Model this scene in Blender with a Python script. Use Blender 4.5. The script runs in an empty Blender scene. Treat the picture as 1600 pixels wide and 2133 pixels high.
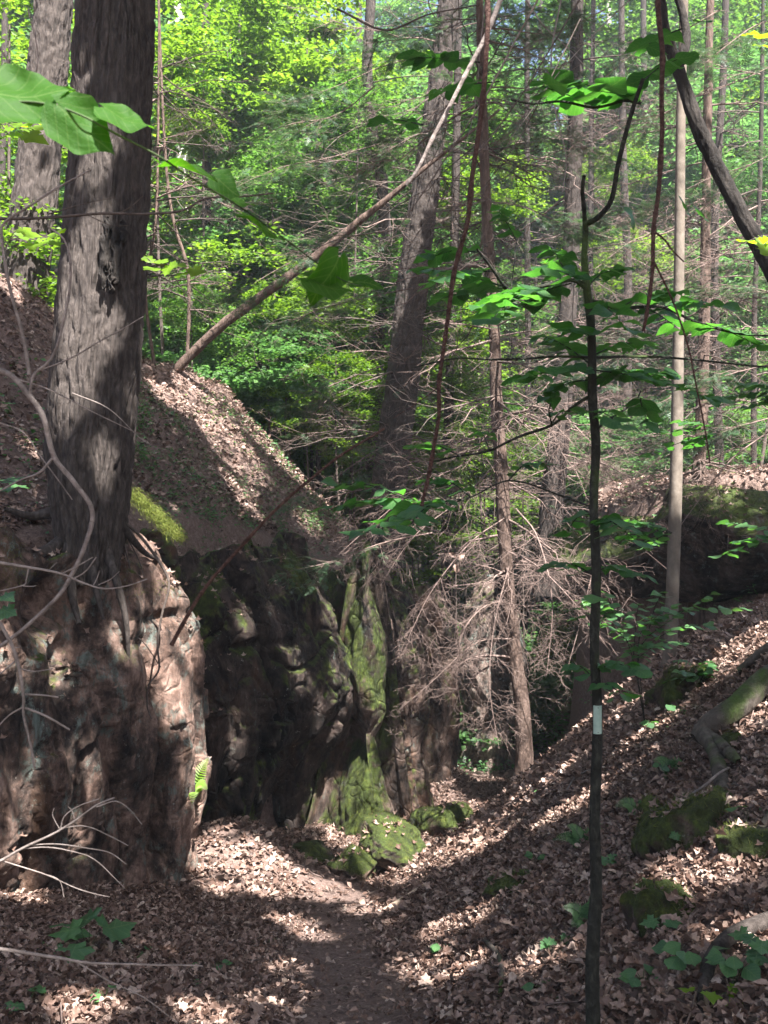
import bpy, math, random
import numpy as np
from mathutils import Vector, Matrix

random.seed(7)
RNG = np.random.default_rng(11)
sc = bpy.context.scene
C = sc.collection

# ------------------------------------------------------------------ camera, sky, sun
FPX = 2048.0                       # focal length in photo pixels (1600 x 2133)
cam_d = bpy.data.cameras.new('camera')
cam = bpy.data.objects.new('camera', cam_d)
C.objects.link(cam)
cam.location = (0, 0, 0)
cam.rotation_euler = (math.radians(90), 0, 0)
cam_d.sensor_fit = 'VERTICAL'
cam_d.sensor_height = 36.0
cam_d.lens = FPX / 2133.0 * 36.0
cam_d.clip_start = 0.05
cam_d.clip_end = 2000
cam_d.dof.use_dof = True
cam_d.dof.focus_distance = 9.0
cam_d.dof.aperture_fstop = 11.0
sc.camera = cam

SUN_AZ = math.radians(-62)         # measured from +X towards +Y: behind the camera, a little right
SUN_EL = math.radians(58)
SUN = np.array([math.cos(SUN_EL) * math.cos(SUN_AZ), math.cos(SUN_EL) * math.sin(SUN_AZ), math.sin(SUN_EL)])
world = bpy.data.worlds.new('World')
sc.world = world
world.use_nodes = True
wn = world.node_tree.nodes
wl = world.node_tree.links
bg = wn['Background']
sky = wn.new('ShaderNodeTexSky')
sky.sky_type = 'NISHITA'
sky.sun_disc = False
sky.sun_elevation = SUN_EL
sky.sun_rotation = math.pi / 2 - SUN_AZ
sky.air_density = 1.0
sky.dust_density = 3.5
bg.inputs['Strength'].default_value = 0.056
wl.new(sky.outputs[0], bg.inputs['Color'])
sun_d = bpy.data.lights.new('sun', 'SUN')
sun_d.energy = 5.0
sun_d.angle = math.radians(0.5)
sun_d.color = (1.0, 0.965, 0.93)
sun = bpy.data.objects.new('sun', sun_d)
C.objects.link(sun)
sun.rotation_euler = Vector(SUN.tolist()).to_track_quat('Z', 'Y').to_euler()
sc.view_settings.view_transform = 'Standard'
sc.view_settings.look = 'None'
sc.view_settings.exposure = 2.72
sc.view_settings.gamma = 1.0
sc.cycles.max_bounces = 7
sc.cycles.diffuse_bounces = 4
sc.cycles.glossy_bounces = 2
sc.cycles.transmission_bounces = 4
sc.cycles.transparent_max_bounces = 4
sc.cycles.use_denoising = True
sc.cycles.sample_clamp_indirect = 6.0

# ------------------------------------------------------------------ numeric helpers
def P(px, py, d):
    return np.array([(px - 800.0) / FPX * d, d, (1066.5 - py) / FPX * d])

def _h(ix, iy, iz, seed):
    n = (ix * 374761393 + iy * 668265263 + iz * 2147483647 + seed * 1274126177) & 0xffffffff
    n = ((n ^ (n >> 13)) * 1274126177) & 0xffffffff
    n = ((n ^ (n >> 16)) * 2246822519) & 0xffffffff
    return ((n ^ (n >> 15)) & 0xffff) / 32767.5 - 1.0

def vn(p, seed=0):
    p = np.asarray(p, float)
    i = np.floor(p).astype(np.int64)
    f = p - i
    u = f * f * (3 - 2 * f)
    r = 0
    for dx in (0, 1):
        wx = u[..., 0] if dx else 1 - u[..., 0]
        for dy in (0, 1):
            wy = u[..., 1] if dy else 1 - u[..., 1]
            for dz in (0, 1):
                wz = u[..., 2] if dz else 1 - u[..., 2]
                r = r + wx * wy * wz * _h(i[..., 0] + dx, i[..., 1] + dy, i[..., 2] + dz, seed)
    return r

def fbm(p, seed=0, octaves=4, gain=0.5):
    a, t, s = 1.0, 0, 0
    p = np.asarray(p, float)
    for o in range(octaves):
        t = t + a * vn(p * (2.0 ** o) + 13.7 * o, seed + o)
        s += a
        a *= gain
    return t / s

def sstep(a, b, x):
    t = np.clip((x - a) / (b - a), 0, 1)
    return t * t * (3 - 2 * t)

def P3(x, y, z=0.0):
    x, y = np.broadcast_arrays(np.asarray(x, float), np.asarray(y, float))
    return np.stack([x, y, np.zeros_like(x) + z], -1)

# ------------------------------------------------------------------ object helpers
ORIGIN = {}

def props(o, label=None, cat=None, group=None, kind=None):
    if label: o['label'] = label
    if cat: o['category'] = cat
    if group: o['group'] = group
    if kind: o['kind'] = kind

def thing(name, label, cat, loc, group=None):
    o = bpy.data.objects.new(name, None)
    o.empty_display_size = 0.2
    C.objects.link(o)
    o.location = [float(v) for v in loc]
    ORIGIN[o.name] = np.array([float(v) for v in loc])
    props(o, label, cat, group)
    return o

def mesh_from(name, V, F, mat, smooth=True):
    V = np.asarray(V, np.float32)
    if not isinstance(F, (list, tuple)): F = [F]
    F = [np.asarray(f, np.int32) for f in F if len(f)]
    me = bpy.data.meshes.new(name)
    me.vertices.add(len(V))
    me.vertices.foreach_set('co', V.ravel())
    nl = sum(f.size for f in F)
    npoly = sum(len(f) for f in F)
    me.loops.add(nl)
    me.loops.foreach_set('vertex_index', np.concatenate([f.ravel() for f in F]))
    me.polygons.add(npoly)
    st, k = [], 0
    for f in F:
        n = f.shape[1]
        st.append(k + np.arange(len(f)) * n)
        k += f.size
    me.polygons.foreach_set('loop_start', np.concatenate(st).astype(np.int32))
    me.update(calc_edges=True)
    me.polygons.foreach_set('use_smooth', np.full(npoly, smooth, bool))
    if mat: me.materials.append(mat)
    return me

def emit(name, V, F, mat, parent=None, origin=None, smooth=True, **kw):
    V = np.asarray(V, float)
    if parent is not None:
        org = ORIGIN[parent.name]
    else:
        org = np.zeros(3) if origin is None else np.asarray(origin, float)
    me = mesh_from(name, V - org, F, mat, smooth)
    o = bpy.data.objects.new(name, me)
    C.objects.link(o)
    if parent is not None: o.parent = parent
    else: o.location = org.tolist()
    ORIGIN[o.name] = org
    props(o, **kw)
    return o

def place(name, me, pos, R, s, parent=None, **kw):
    """one instance of a shared mesh as an object of its own; parent given -> a part"""
    o = bpy.data.objects.new(name, me)
    C.objects.link(o)
    org = ORIGIN[parent.name] if parent is not None else np.zeros(3)
    M = np.eye(4)
    s = np.ones(3) * s
    M[:3, :3] = R * s[None, :]
    M[:3, 3] = pos - org
    o.matrix_local = Matrix(M.tolist()) if parent is None else Matrix(M.tolist())
    if parent is not None:
        o.parent = parent
        o.matrix_parent_inverse = Matrix.Identity(4)
    ORIGIN[o.name] = np.asarray(pos)
    props(o, **kw)
    return o

class Acc:
    def __init__(s): s.V, s.T, s.Q, s.n = [], [], [], 0
    def add(s, V, F):
        V = np.asarray(V, float).reshape(-1, 3)
        for f in (F if isinstance(F, (list, tuple)) else [F]):
            f = np.asarray(f)
            if not len(f): continue
            (s.T if f.shape[1] == 3 else s.Q).append(f + s.n)
        s.V.append(V); s.n += len(V)
    def get(s):
        F = []
        if s.T: F.append(np.concatenate(s.T))
        if s.Q: F.append(np.concatenate(s.Q))
        return np.concatenate(s.V), F
    def emit(s, name, mat, parent=None, **kw):
        if not s.V: return None
        V, F = s.get()
        return emit(name, V, F, mat, parent, **kw)

def unit(a):
    return a / np.maximum(np.linalg.norm(a, axis=-1, keepdims=True), 1e-9)

def resample(pts, n):
    """Catmull-Rom through the points, n samples"""
    p = np.asarray(pts, float)
    if len(p) == 2:
        t = np.linspace(0, 1, n)[:, None]
        return p[0] * (1 - t) + p[1] * t
    q = np.vstack([2 * p[0] - p[1], p, 2 * p[-1] - p[-2]])
    u = np.linspace(0, len(p) - 1 - 1e-9, n)
    i = u.astype(int); t = (u - i)[:, None]
    a, b, c, d = q[i], q[i + 1], q[i + 2], q[i + 3]
    return 0.5 * ((2 * b) + (-a + c) * t + (2 * a - 5 * b + 4 * c - d) * t ** 2 + (-a + 3 * b - 3 * c + d) * t ** 3)

def tubes(Pm, Rm, sides=3):
    """Pm (N,k,3), Rm (N,k): N tubes in one go"""
    Pm = np.asarray(Pm, float); Rm = np.asarray(Rm, float)
    if Pm.ndim == 2: Pm = Pm[None]; Rm = Rm[None]
    N, k, _ = Pm.shape
    T = unit(np.gradient(Pm, axis=1))
    chord = unit(Pm[:, -1] - Pm[:, 0])
    ref = np.where(np.abs(chord[:, 2:3]) > 0.75, np.array([[1.0, 0.13, 0]]), np.array([[0.07, 0.05, 1.0]]))
    ref = np.repeat(ref[:, None, :], k, 1)
    A = unit(np.cross(T, ref)); B = np.cross(T, A)
    an = np.arange(sides) / sides * 2 * np.pi
    V = Pm[:, :, None, :] + Rm[:, :, None, None] * (A[:, :, None, :] * np.cos(an)[None, None, :, None] + B[:, :, None, :] * np.sin(an)[None, None, :, None])
    idx = np.arange(N * k * sides).reshape(N, k, sides)
    a = idx[:, :-1, :]; b = np.roll(a, -1, 2); d = idx[:, 1:, :]; c = np.roll(d, -1, 2)
    return V.reshape(-1, 3), np.stack([a, b, c, d], -1).reshape(-1, 4)

def basis(x, up):
    """columns x,y,z with z near up"""
    x = unit(x); y = unit(np.cross(up, x)); z = np.cross(x, y)
    return np.stack([x, y, z], -1)

def stamp(TV, TF, pos, R, s):
    """N copies of a template"""
    N = len(pos); k = len(TV)
    s = np.asarray(s, float)
    if s.ndim == 1: s = s[:, None, None]
    else: s = s[:, None, :]
    V = np.einsum('nij,nkj->nki', R, TV[None] * s) + pos[:, None, :]
    F = [(f[None] + (np.arange(N) * k)[:, None, None]).reshape(-1, f.shape[1]) for f in TF]
    return V.reshape(-1, 3), F

# ------------------------------------------------------------------ terrain
FOOT = np.array([(-5.6, 3.5), (-4.6, 5.4), (-3.6, 7.0), (-3.05, 7.9), (-2.5, 9.0), (-2.1, 10.0), (-2.15, 10.7), (-2.35, 11.5),
                 (-2.0, 12.5), (-1.5, 13.4), (-1.05, 14.2), (-0.8, 14.9), (-0.4, 15.6), (0.15, 16.3), (0.3, 17.2), (0.75, 18.2), (0.9, 19.0),
                 (0.7, 22.0), (0.2, 30.0), (-3.0, 60.0), (-10, 160)])
LEDGE = np.array([(14, 60), (6.0, 32), (4.2, 24), (3.3, 20), (2.9, 17.2), (3.2, 15.5), (4.3, 14.7), (6.0, 14.3), (9.0, 13.6), (14, 12.5), (40, 8)])
PATH = np.array([(-0.1, -6), (-0.1, 0), (-0.15, 3), (-0.22, 5.5), (-0.4, 8), (-0.5, 10), (-0.45, 11.5), (0.0, 12.8), (0.75, 14.2), (1.25, 16), (1.9, 18), (2.6, 22), (3, 30), (3, 60), (0, 200)])
ZF = np.array([(-6, -1.3), (0, -1.62), (3, -2.25), (5.5, -2.86), (8, -3.5), (11, -4.2), (14, -4.72), (18, -5.2), (25, -6.0), (40, -6.2), (70, -3), (130, 6), (220, 18)])

def sdist(poly, x, y):
    """signed distance to an open polyline; positive on its left side"""
    x = np.asarray(x, float); y = np.asarray(y, float)
    best = np.full(x.shape, 1e9); sg = np.zeros(x.shape)
    for a, b in zip(poly[:-1], poly[1:]):
        d = b - a; L = d @ d
        t = np.clip(((x - a[0]) * d[0] + (y - a[1]) * d[1]) / L, 0, 1)
        dx = x - (a[0] + t * d[0]); dy = y - (a[1] + t * d[1])
        dd = np.hypot(dx, dy)
        s = d[0] * (y - a[1]) - d[1] * (x - a[0])
        m = dd < best - 1e-9
        sg = np.where(m, np.sign(s), sg); best = np.where(m, dd, best)
    return best * np.where(sg == 0, 1, sg)

def H(x, y, detail=True):
    x = np.asarray(x, float); y = np.asarray(y, float)
    pc = np.interp(y, PATH[:, 1], PATH[:, 0])
    zf = np.interp(y, ZF[:, 0], ZF[:, 1])
    r = x - pc
    k = np.interp(y, [4, 5.5, 8, 12, 14, 18, 25], [0.5, 0.6, 0.72, 0.8, 0.95, 0.9, 0.45])
    rr = np.maximum(r - 0.35, 0)
    bank = k * rr * rr / (rr + 0.55) * 1.12
    bank = np.where(bank > 2.6, 2.6 + (bank - 2.6) * 0.55, bank)
    ll = np.maximum(-r - 0.6, 0)
    left = 0.22 * ll * ll / (ll + 0.7) + 0.30 * np.exp(-((x + 1.75) ** 2 / 0.5 + (y - 11.5) ** 2 / 0.9)) * 2.0
    L = zf + bank + left
    L = L + 0.55 * np.exp(-((x - 1.05) ** 2 / 0.35 + (y - 18.2) ** 2 / 1.2))
    # right upper terrace behind the ledge rock
    sl = sdist(LEDGE, x, y)
    up_r = np.minimum(-1.3 + 0.47 * (x - 1.0), 0.55 + 0.05 * (x - 5)) + 0.03 * np.clip(sl, 0, 20)
    up_r = np.where(y > 24, up_r - 0.12 * (y - 24), up_r)
    up_r = np.maximum(up_r, L)
    L = L + (up_r - L) * sstep(0.35, 0.95, sl)
    # dark hollow under the overhang
    L = L - 0.35 * sstep(-0.6, 0.1, sl) * (1 - sstep(0.2, 0.5, sl))
    # left upper bank
    sf = sdist(FOOT, x, y)
    zt = np.interp(y, [5, 8, 10.5, 13, 14, 16.5, 19, 25, 60], [-0.3, -0.42, -0.35, -0.45, -0.6, -1.25, -1.5, -2.5, -3])
    ins = np.maximum(sf - 0.5, 0)
    slope = np.interp(y, [5, 9, 12, 18, 30], [0.35, 0.55, 1.18, 1.2, 0.5])
    rise = slope * ins
    cap = 3.9
    rise = np.where(rise > cap, cap + 0.18 * (rise - cap), rise)
    U = np.maximum(zt + rise, L)
    L = L + (U - L) * sstep(0.3, 0.8, sf)
    far = sstep(28, 60, y)
    zfar = np.interp(y, ZF[:, 0], ZF[:, 1])
    L = L * (1 - far) + np.maximum(L * 0.4, zfar) * far
    if detail:
        L = L + 0.16 * sstep(0.5, 1.2, sf) * fbm(P3(x * 1.6, y * 1.6), 23, 3)
        L = L + 0.10 * fbm(P3(x * 0.9, y * 0.9), 3, 3) + 0.028 * fbm(P3(x * 4.5, y * 4.5), 9, 2)
    return L

def ground_hit(px, py, d0=2.0, d1=60.0):
    d = np.concatenate([np.arange(d0, 25, 0.03), np.arange(25, d1, 0.2)])
    X = (px - 800) / FPX * d; Z = (1066.5 - py) / FPX * d
    h = H(X, d)
    k = np.argmax(Z <= h)
    return np.array([X[k], d[k], h[k]])

def gz(x, y): return float(H(np.array([x]), np.array([y]))[0])

# ------------------------------------------------------------------ materials
def newmat(name):
    m = bpy.data.materials.new(name); m.use_nodes = True
    nt = m.node_tree; nt.nodes.clear()
    return m, nt, nt.nodes, nt.links

def ramp(nt, fac, stops, interp='LINEAR'):
    r = nt.nodes.new('ShaderNodeValToRGB'); e = r.color_ramp.elements
    r.color_ramp.interpolation = interp
    while len(e) < len(stops): e.new(0.5)
    for el, (p, c) in zip(e, stops): el.position = p; el.color = (*c, 1)
    nt.links.new(fac, r.inputs[0]); return r.outputs[0]

def noise(nt, vec, scale, detail=4, rough=0.6, dist=0.0):
    n = nt.nodes.new('ShaderNodeTexNoise'); n.inputs['Scale'].default_value = scale
    n.inputs['Detail'].default_value = detail; n.inputs['Roughness'].default_value = rough
    n.inputs['Distortion'].default_value = dist
    nt.links.new(vec, n.inputs['Vector']); return n.outputs['Fac']

def mapping(nt, scale, loc=(0, 0, 0)):
    g = nt.nodes.new('ShaderNodeNewGeometry'); m = nt.nodes.new('ShaderNodeMapping')
    m.inputs['Scale'].default_value = scale; m.inputs['Location'].default_value = loc
    nt.links.new(g.outputs['Position'], m.inputs['Vector']); return m.outputs[0]

def mix(nt, fac, a, b, mode='MIX'):
    n = nt.nodes.new('ShaderNodeMix'); n.data_type = 'RGBA'; n.blend_type = mode
    for s, v in ((n.inputs[0], fac), (n.inputs[6], a), (n.inputs[7], b)):
        if isinstance(v, (int, float)): s.default_value = v
        elif isinstance(v, tuple): s.default_value = (*v, 1)
        else: nt.links.new(v, s)
    return n.outputs[2]

def math_(nt, op, a, b=None, c=None, clamp=False):
    n = nt.nodes.new('ShaderNodeMath'); n.operation = op; n.use_clamp = clamp
    for i, v in enumerate((a, b, c)):
        if v is None: continue
        if isinstance(v, (int, float)): n.inputs[i].default_value = v
        else: nt.links.new(v, n.inputs[i])
    return n.outputs[0]

def bump(nt, h, strength, dist=0.02):
    b = nt.nodes.new('ShaderNodeBump'); b.inputs['Strength'].default_value = strength
    b.inputs['Distance'].default_value = dist
    nt.links.new(h, b.inputs['Height']); return b.outputs[0]

def principled(nt, col, rough=0.8, spec=0.3, normal=None):
    p = nt.nodes.new('ShaderNodeBsdfPrincipled'); o = nt.nodes.new('ShaderNodeOutputMaterial')
    if isinstance(col, tuple): p.inputs['Base Color'].default_value = (*col, 1)
    else: nt.links.new(col, p.inputs['Base Color'])
    if isinstance(rough, (int, float)): p.inputs['Roughness'].default_value = rough
    else: nt.links.new(rough, p.inputs['Roughness'])
    p.inputs['Specular IOR Level'].default_value = spec
    if normal is not None: nt.links.new(normal, p.inputs['Normal'])
    nt.links.new(p.outputs[0], o.inputs[0]); return p

def leaf_mat(name, cols, trans=0.45, tcol=None, rough=0.45, spec=0.35, clump=0.0, vein=False):
    """green blade: colour varies from leaf to leaf; light passes through"""
    m, nt, N, L = newmat(name)
    g = N.new('ShaderNodeNewGeometry')
    oi = N.new('ShaderNodeObjectInfo')
    r = math_(nt, 'FRACT', math_(nt, 'ADD', g.outputs['Random Per Island'], oi.outputs['Random']))
    if clump:
        nn = noise(nt, mapping(nt, (1, 1, 1)), clump, 2)
        r = math_(nt, 'ADD', math_(nt, 'MULTIPLY', r, 0.55), math_(nt, 'MULTIPLY_ADD', nn, 1.3, -0.42), clamp=True)
    k = len(cols)
    col = ramp(nt, r, [(i / max(k - 1, 1), c) for i, c in enumerate(cols)])
    nrm = None
    if vein:
        tc_ = N.new('ShaderNodeTexCoord'); sx = N.new('ShaderNodeSeparateXYZ'); L.new(tc_.outputs['Generated'], sx.inputs[0])
        ay = math_(nt, 'ABSOLUTE', math_(nt, 'SUBTRACT', sx.outputs['Y'], 0.5))
        fr = math_(nt, 'FRACT', math_(nt, 'SUBTRACT', math_(nt, 'MULTIPLY', sx.outputs['X'], 6.0), math_(nt, 'MULTIPLY', ay, 5.0)))
        lat = math_(nt, 'LESS_THAN', math_(nt, 'ABSOLUTE', math_(nt, 'SUBTRACT', fr, 0.5)), 0.07)
        mid = math_(nt, 'LESS_THAN', ay, 0.014)
        vv = math_(nt, 'MAXIMUM', math_(nt, 'MULTIPLY', lat, 0.6), mid)
        nz_ = noise(nt, tc_.outputs['Object'], 9, 4, 0.7)
        col = mix(nt, math_(nt, 'MULTIPLY_ADD', nz_, 1.6, -0.55, clamp=True), mix(nt, 1.0, col, (0.72, 0.78, 0.7), 'MULTIPLY'), col)
        col = mix(nt, math_(nt, 'MULTIPLY', vv, 0.4), col, mix(nt, 0.5, col, (0.25, 0.33, 0.14)))
        nrm = bump(nt, math_(nt, 'ADD', math_(nt, 'SUBTRACT', nz_, vv), 0.0), 0.5, 0.004)
    p = N.new('ShaderNodeBsdfPrincipled'); L.new(col, p.inputs['Base Color'])
    if nrm is not None: L.new(nrm, p.inputs['Normal'])
    p.inputs['Roughness'].default_value = rough; p.inputs['Specular IOR Level'].default_value = spec
    t = N.new('ShaderNodeBsdfTranslucent')
    tc = mix(nt, 1.0, col, tcol or (1.9, 1.9, 0.8), 'MULTIPLY')
    L.new(tc, t.inputs['Color'])
    mx = N.new('ShaderNodeMixShader'); mx.inputs[0].default_value = trans
    L.new(p.outputs[0], mx.inputs[1]); L.new(t.outputs[0], mx.inputs[2])
    o = N.new('ShaderNodeOutputMaterial'); L.new(mx.outputs[0], o.inputs[0])
    return m

def bark_mat(name, dark, mid, light, zs=0.35, scale=14, b=0.8, moss=0.0):
    m, nt, N, L = newmat(name)
    v = mapping(nt, (1, 1, zs))
    n1 = noise(nt, v, scale, 6, 0.65, 0.3)
    n2 = noise(nt, mapping(nt, (1, 1, 1)), 1.3, 3, 0.5)
    col = ramp(nt, n1, [(0.3, dark), (0.5, mid), (0.72, light)])
    col = mix(nt, math_(nt, 'MULTIPLY_ADD', n2, 1.6, -0.5, clamp=True), col, mix(nt, 0.5, col, light))
    if moss:
        n3 = noise(nt, mapping(nt, (1, 1, 0.6)), 3.0, 5, 0.6)
        col = mix(nt, math_(nt, 'MULTIPLY_ADD', n3, 6, -3.4 + moss * 2, clamp=True), col, (0.05, 0.08, 0.018))
    n4 = noise(nt, v, scale * 3.5, 4, 0.7)
    hh = math_(nt, 'ADD', n1, math_(nt, 'MULTIPLY', n4, 0.35))
    principled(nt, col, 0.88, 0.2, bump(nt, hh, b, 0.03))
    return m

def rock_mat(name, base=0.0, moss=0.5, rust=0.4, lichen=0.4, seed=0.0, tint=(1, 1, 1)):
    m, nt, N, L = newmat(name)
    loc = (seed, seed * 1.7, seed * 0.6)
    vs = mapping(nt, (1, 1, 0.55), loc)
    vi = mapping(nt, (1, 1, 1), loc)
    n1 = noise(nt, vs, 2.6, 8, 0.68, 0.6)
    n2 = noise(nt, vi, 9, 6, 0.7)
    col = ramp(nt, math_(nt, 'ADD', math_(nt, 'MULTIPLY', n1, 0.7), math_(nt, 'MULTIPLY', n2, 0.3)),
               [(0.38, (0.014, 0.012, 0.012)), (0.46, (0.07, 0.055, 0.048)), (0.53, (0.19, 0.145, 0.125)), (0.62, (0.36, 0.28, 0.245))])
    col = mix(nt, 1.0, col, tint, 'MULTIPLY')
    nr = noise(nt, mapping(nt, (1, 1, 0.5), (seed + 5, 2, 1)), 1.7, 5, 0.6, 0.5)
    col = mix(nt, math_(nt, 'MULTIPLY_ADD', nr, 7, -4.1 + rust, clamp=True), col, mix(nt, 0.55, col, (0.15, 0.075, 0.038)))
    nl = noise(nt, mapping(nt, (1, 1, 0.6), (seed + 9, 4, 8)), 4.2, 9, 0.8, 0.3)
    col = mix(nt, math_(nt, 'MULTIPLY', math_(nt, 'MULTIPLY_ADD', nl, 16, -9.6 + lichen, clamp=True), 0.8), col, (0.20, 0.255, 0.225))
    nw = noise(nt, vi, 14, 5, 0.75)
    col = mix(nt, math_(nt, 'MULTIPLY_ADD', nw, 14, -8.9, clamp=True), col, (0.42, 0.40, 0.36))
    g = N.new('ShaderNodeNewGeometry'); sx = N.new('ShaderNodeSeparateXYZ'); L.new(g.outputs['Normal'], sx.inputs[0])
    nm = noise(nt, mapping(nt, (1, 1, 0.55), (seed + 2, 7, 3)), 1.9, 5, 0.6, 0.4)
    mk = math_(nt, 'ADD', math_(nt, 'MULTIPLY', sx.outputs['Z'], 2.2), math_(nt, 'MULTIPLY_ADD', nm, 8, -6.1 + moss * 1.6))
    mk = math_(nt, 'ADD', mk, math_(nt, 'MULTIPLY_ADD', n2, 3, -1.5), clamp=True)
    mc = ramp(nt, n2, [(0.3, (0.025, 0.038, 0.01)), (0.55, (0.07, 0.10, 0.017)), (0.75, (0.17, 0.195, 0.034))])
    col = mix(nt, mk, col, mc)
    n5 = noise(nt, vs, 22, 6, 0.75)
    ns = noise(nt, mapping(nt, (1, 1, 0.2), loc), 8, 6, 0.75, 0.8)
    col = mix(nt, math_(nt, 'MULTIPLY_ADD', ns, 5, -2.1, clamp=True), mix(nt, 1.0, col, (0.5, 0.46, 0.44), 'MULTIPLY'), col)
    nf_ = noise(nt, vi, 70, 5, 0.8)
    vor = N.new('ShaderNodeTexVoronoi'); vor.feature = 'DISTANCE_TO_EDGE'; vor.inputs['Scale'].default_value = 1.8
    dv = N.new('ShaderNodeMapping'); dv.inputs['Scale'].default_value = (1, 1, 0.7); dv.inputs['Rotation'].default_value = (0.3, 0.5, 0.2)
    vm = N.new('ShaderNodeVectorMath'); vm.operation = 'ADD'
    ntn = N.new('ShaderNodeTexNoise'); ntn.inputs['Scale'].default_value = 2.0; L.new(vi, ntn.inputs['Vector'])
    L.new(vi, dv.inputs['Vector']); L.new(dv.outputs[0], vm.inputs[0]); L.new(ntn.outputs['Color'], vm.inputs[1])
    L.new(vm.outputs[0], vor.inputs['Vector'])
    crack = math_(nt, 'MULTIPLY', vor.outputs['Distance'], 12, clamp=True)
    hh = math_(nt, 'ADD', math_(nt, 'ADD', math_(nt, 'MULTIPLY', n1, 1.0), math_(nt, 'ADD', math_(nt, 'MULTIPLY', n5, 0.5), math_(nt, 'MULTIPLY', nf_, 0.26))), math_(nt, 'MULTIPLY', crack, 0.34))
    principled(nt, col, 0.82, 0.3, bump(nt, hh, 1.0, 0.09))
    return m

def litter_mat(name):
    m, nt, N, L = newmat(name)
    g = N.new('ShaderNodeNewGeometry'); oi = N.new('ShaderNodeObjectInfo')
    r = math_(nt, 'FRACT', math_(nt, 'ADD', g.outputs['Random Per Island'], oi.outputs['Random']))
    col = ramp(nt, r, [(0.0, (0.055, 0.033, 0.025)), (0.25, (0.13, 0.079, 0.06)), (0.5, (0.215, 0.14, 0.112)), (0.75, (0.31, 0.218, 0.178)), (0.92, (0.42, 0.315, 0.265)), (1.0, (0.54, 0.44, 0.37))])
    n = noise(nt, mapping(nt, (1, 1, 1)), 60, 3, 0.6)
    col = mix(nt, math_(nt, 'MULTIPLY_ADD', n, 2, -0.6, clamp=True), mix(nt, 1.0, col, (0.6, 0.55, 0.5), 'MULTIPLY'), col)
    p = N.new('ShaderNodeBsdfPrincipled'); L.new(col, p.inputs['Base Color'])
    p.inputs['Roughness'].default_value = 0.55; p.inputs['Specular IOR Level'].default_value = 0.35
    t = N.new('ShaderNodeBsdfTranslucent'); L.new(col, t.inputs['Color'])
    mx = N.new('ShaderNodeMixShader'); mx.inputs[0].default_value = 0.15
    L.new(p.outputs[0], mx.inputs[1]); L.new(t.outputs[0], mx.inputs[2])
    o = N.new('ShaderNodeOutputMaterial'); L.new(mx.outputs[0], o.inputs[0])
    return m

def soil_mat():
    m, nt, N, L = newmat('forest_soil')
    v = mapping(nt, (1, 1, 1))
    n1 = noise(nt, v, 18, 8, 0.75); n2 = noise(nt, v, 1.2, 4, 0.6); n3 = noise(nt, v, 70, 4, 0.7)
    col = ramp(nt, math_(nt, 'ADD', math_(nt, 'MULTIPLY', n1, 0.6), math_(nt, 'MULTIPLY', n3, 0.4)),
               [(0.36, (0.065, 0.043, 0.035)), (0.5, (0.165, 0.113, 0.094)), (0.66, (0.32, 0.235, 0.20))])
    sy = N.new('ShaderNodeSeparateXYZ'); L.new(v, sy.inputs[0])
    far = math_(nt, 'MULTIPLY_ADD', sy.outputs['Y'], 0.10, -2.3, clamp=True)     # beyond the ravine the floor is herb covered
    gm = math_(nt, 'MULTIPLY', far, math_(nt, 'MULTIPLY_ADD', n2, 5, -1.9, clamp=True))
    col = mix(nt, gm, col, (0.07, 0.12, 0.025))
    principled(nt, col, 0.9, 0.2, bump(nt, math_(nt, 'ADD', n1, n3), 0.9, 0.03))
    return m

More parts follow.
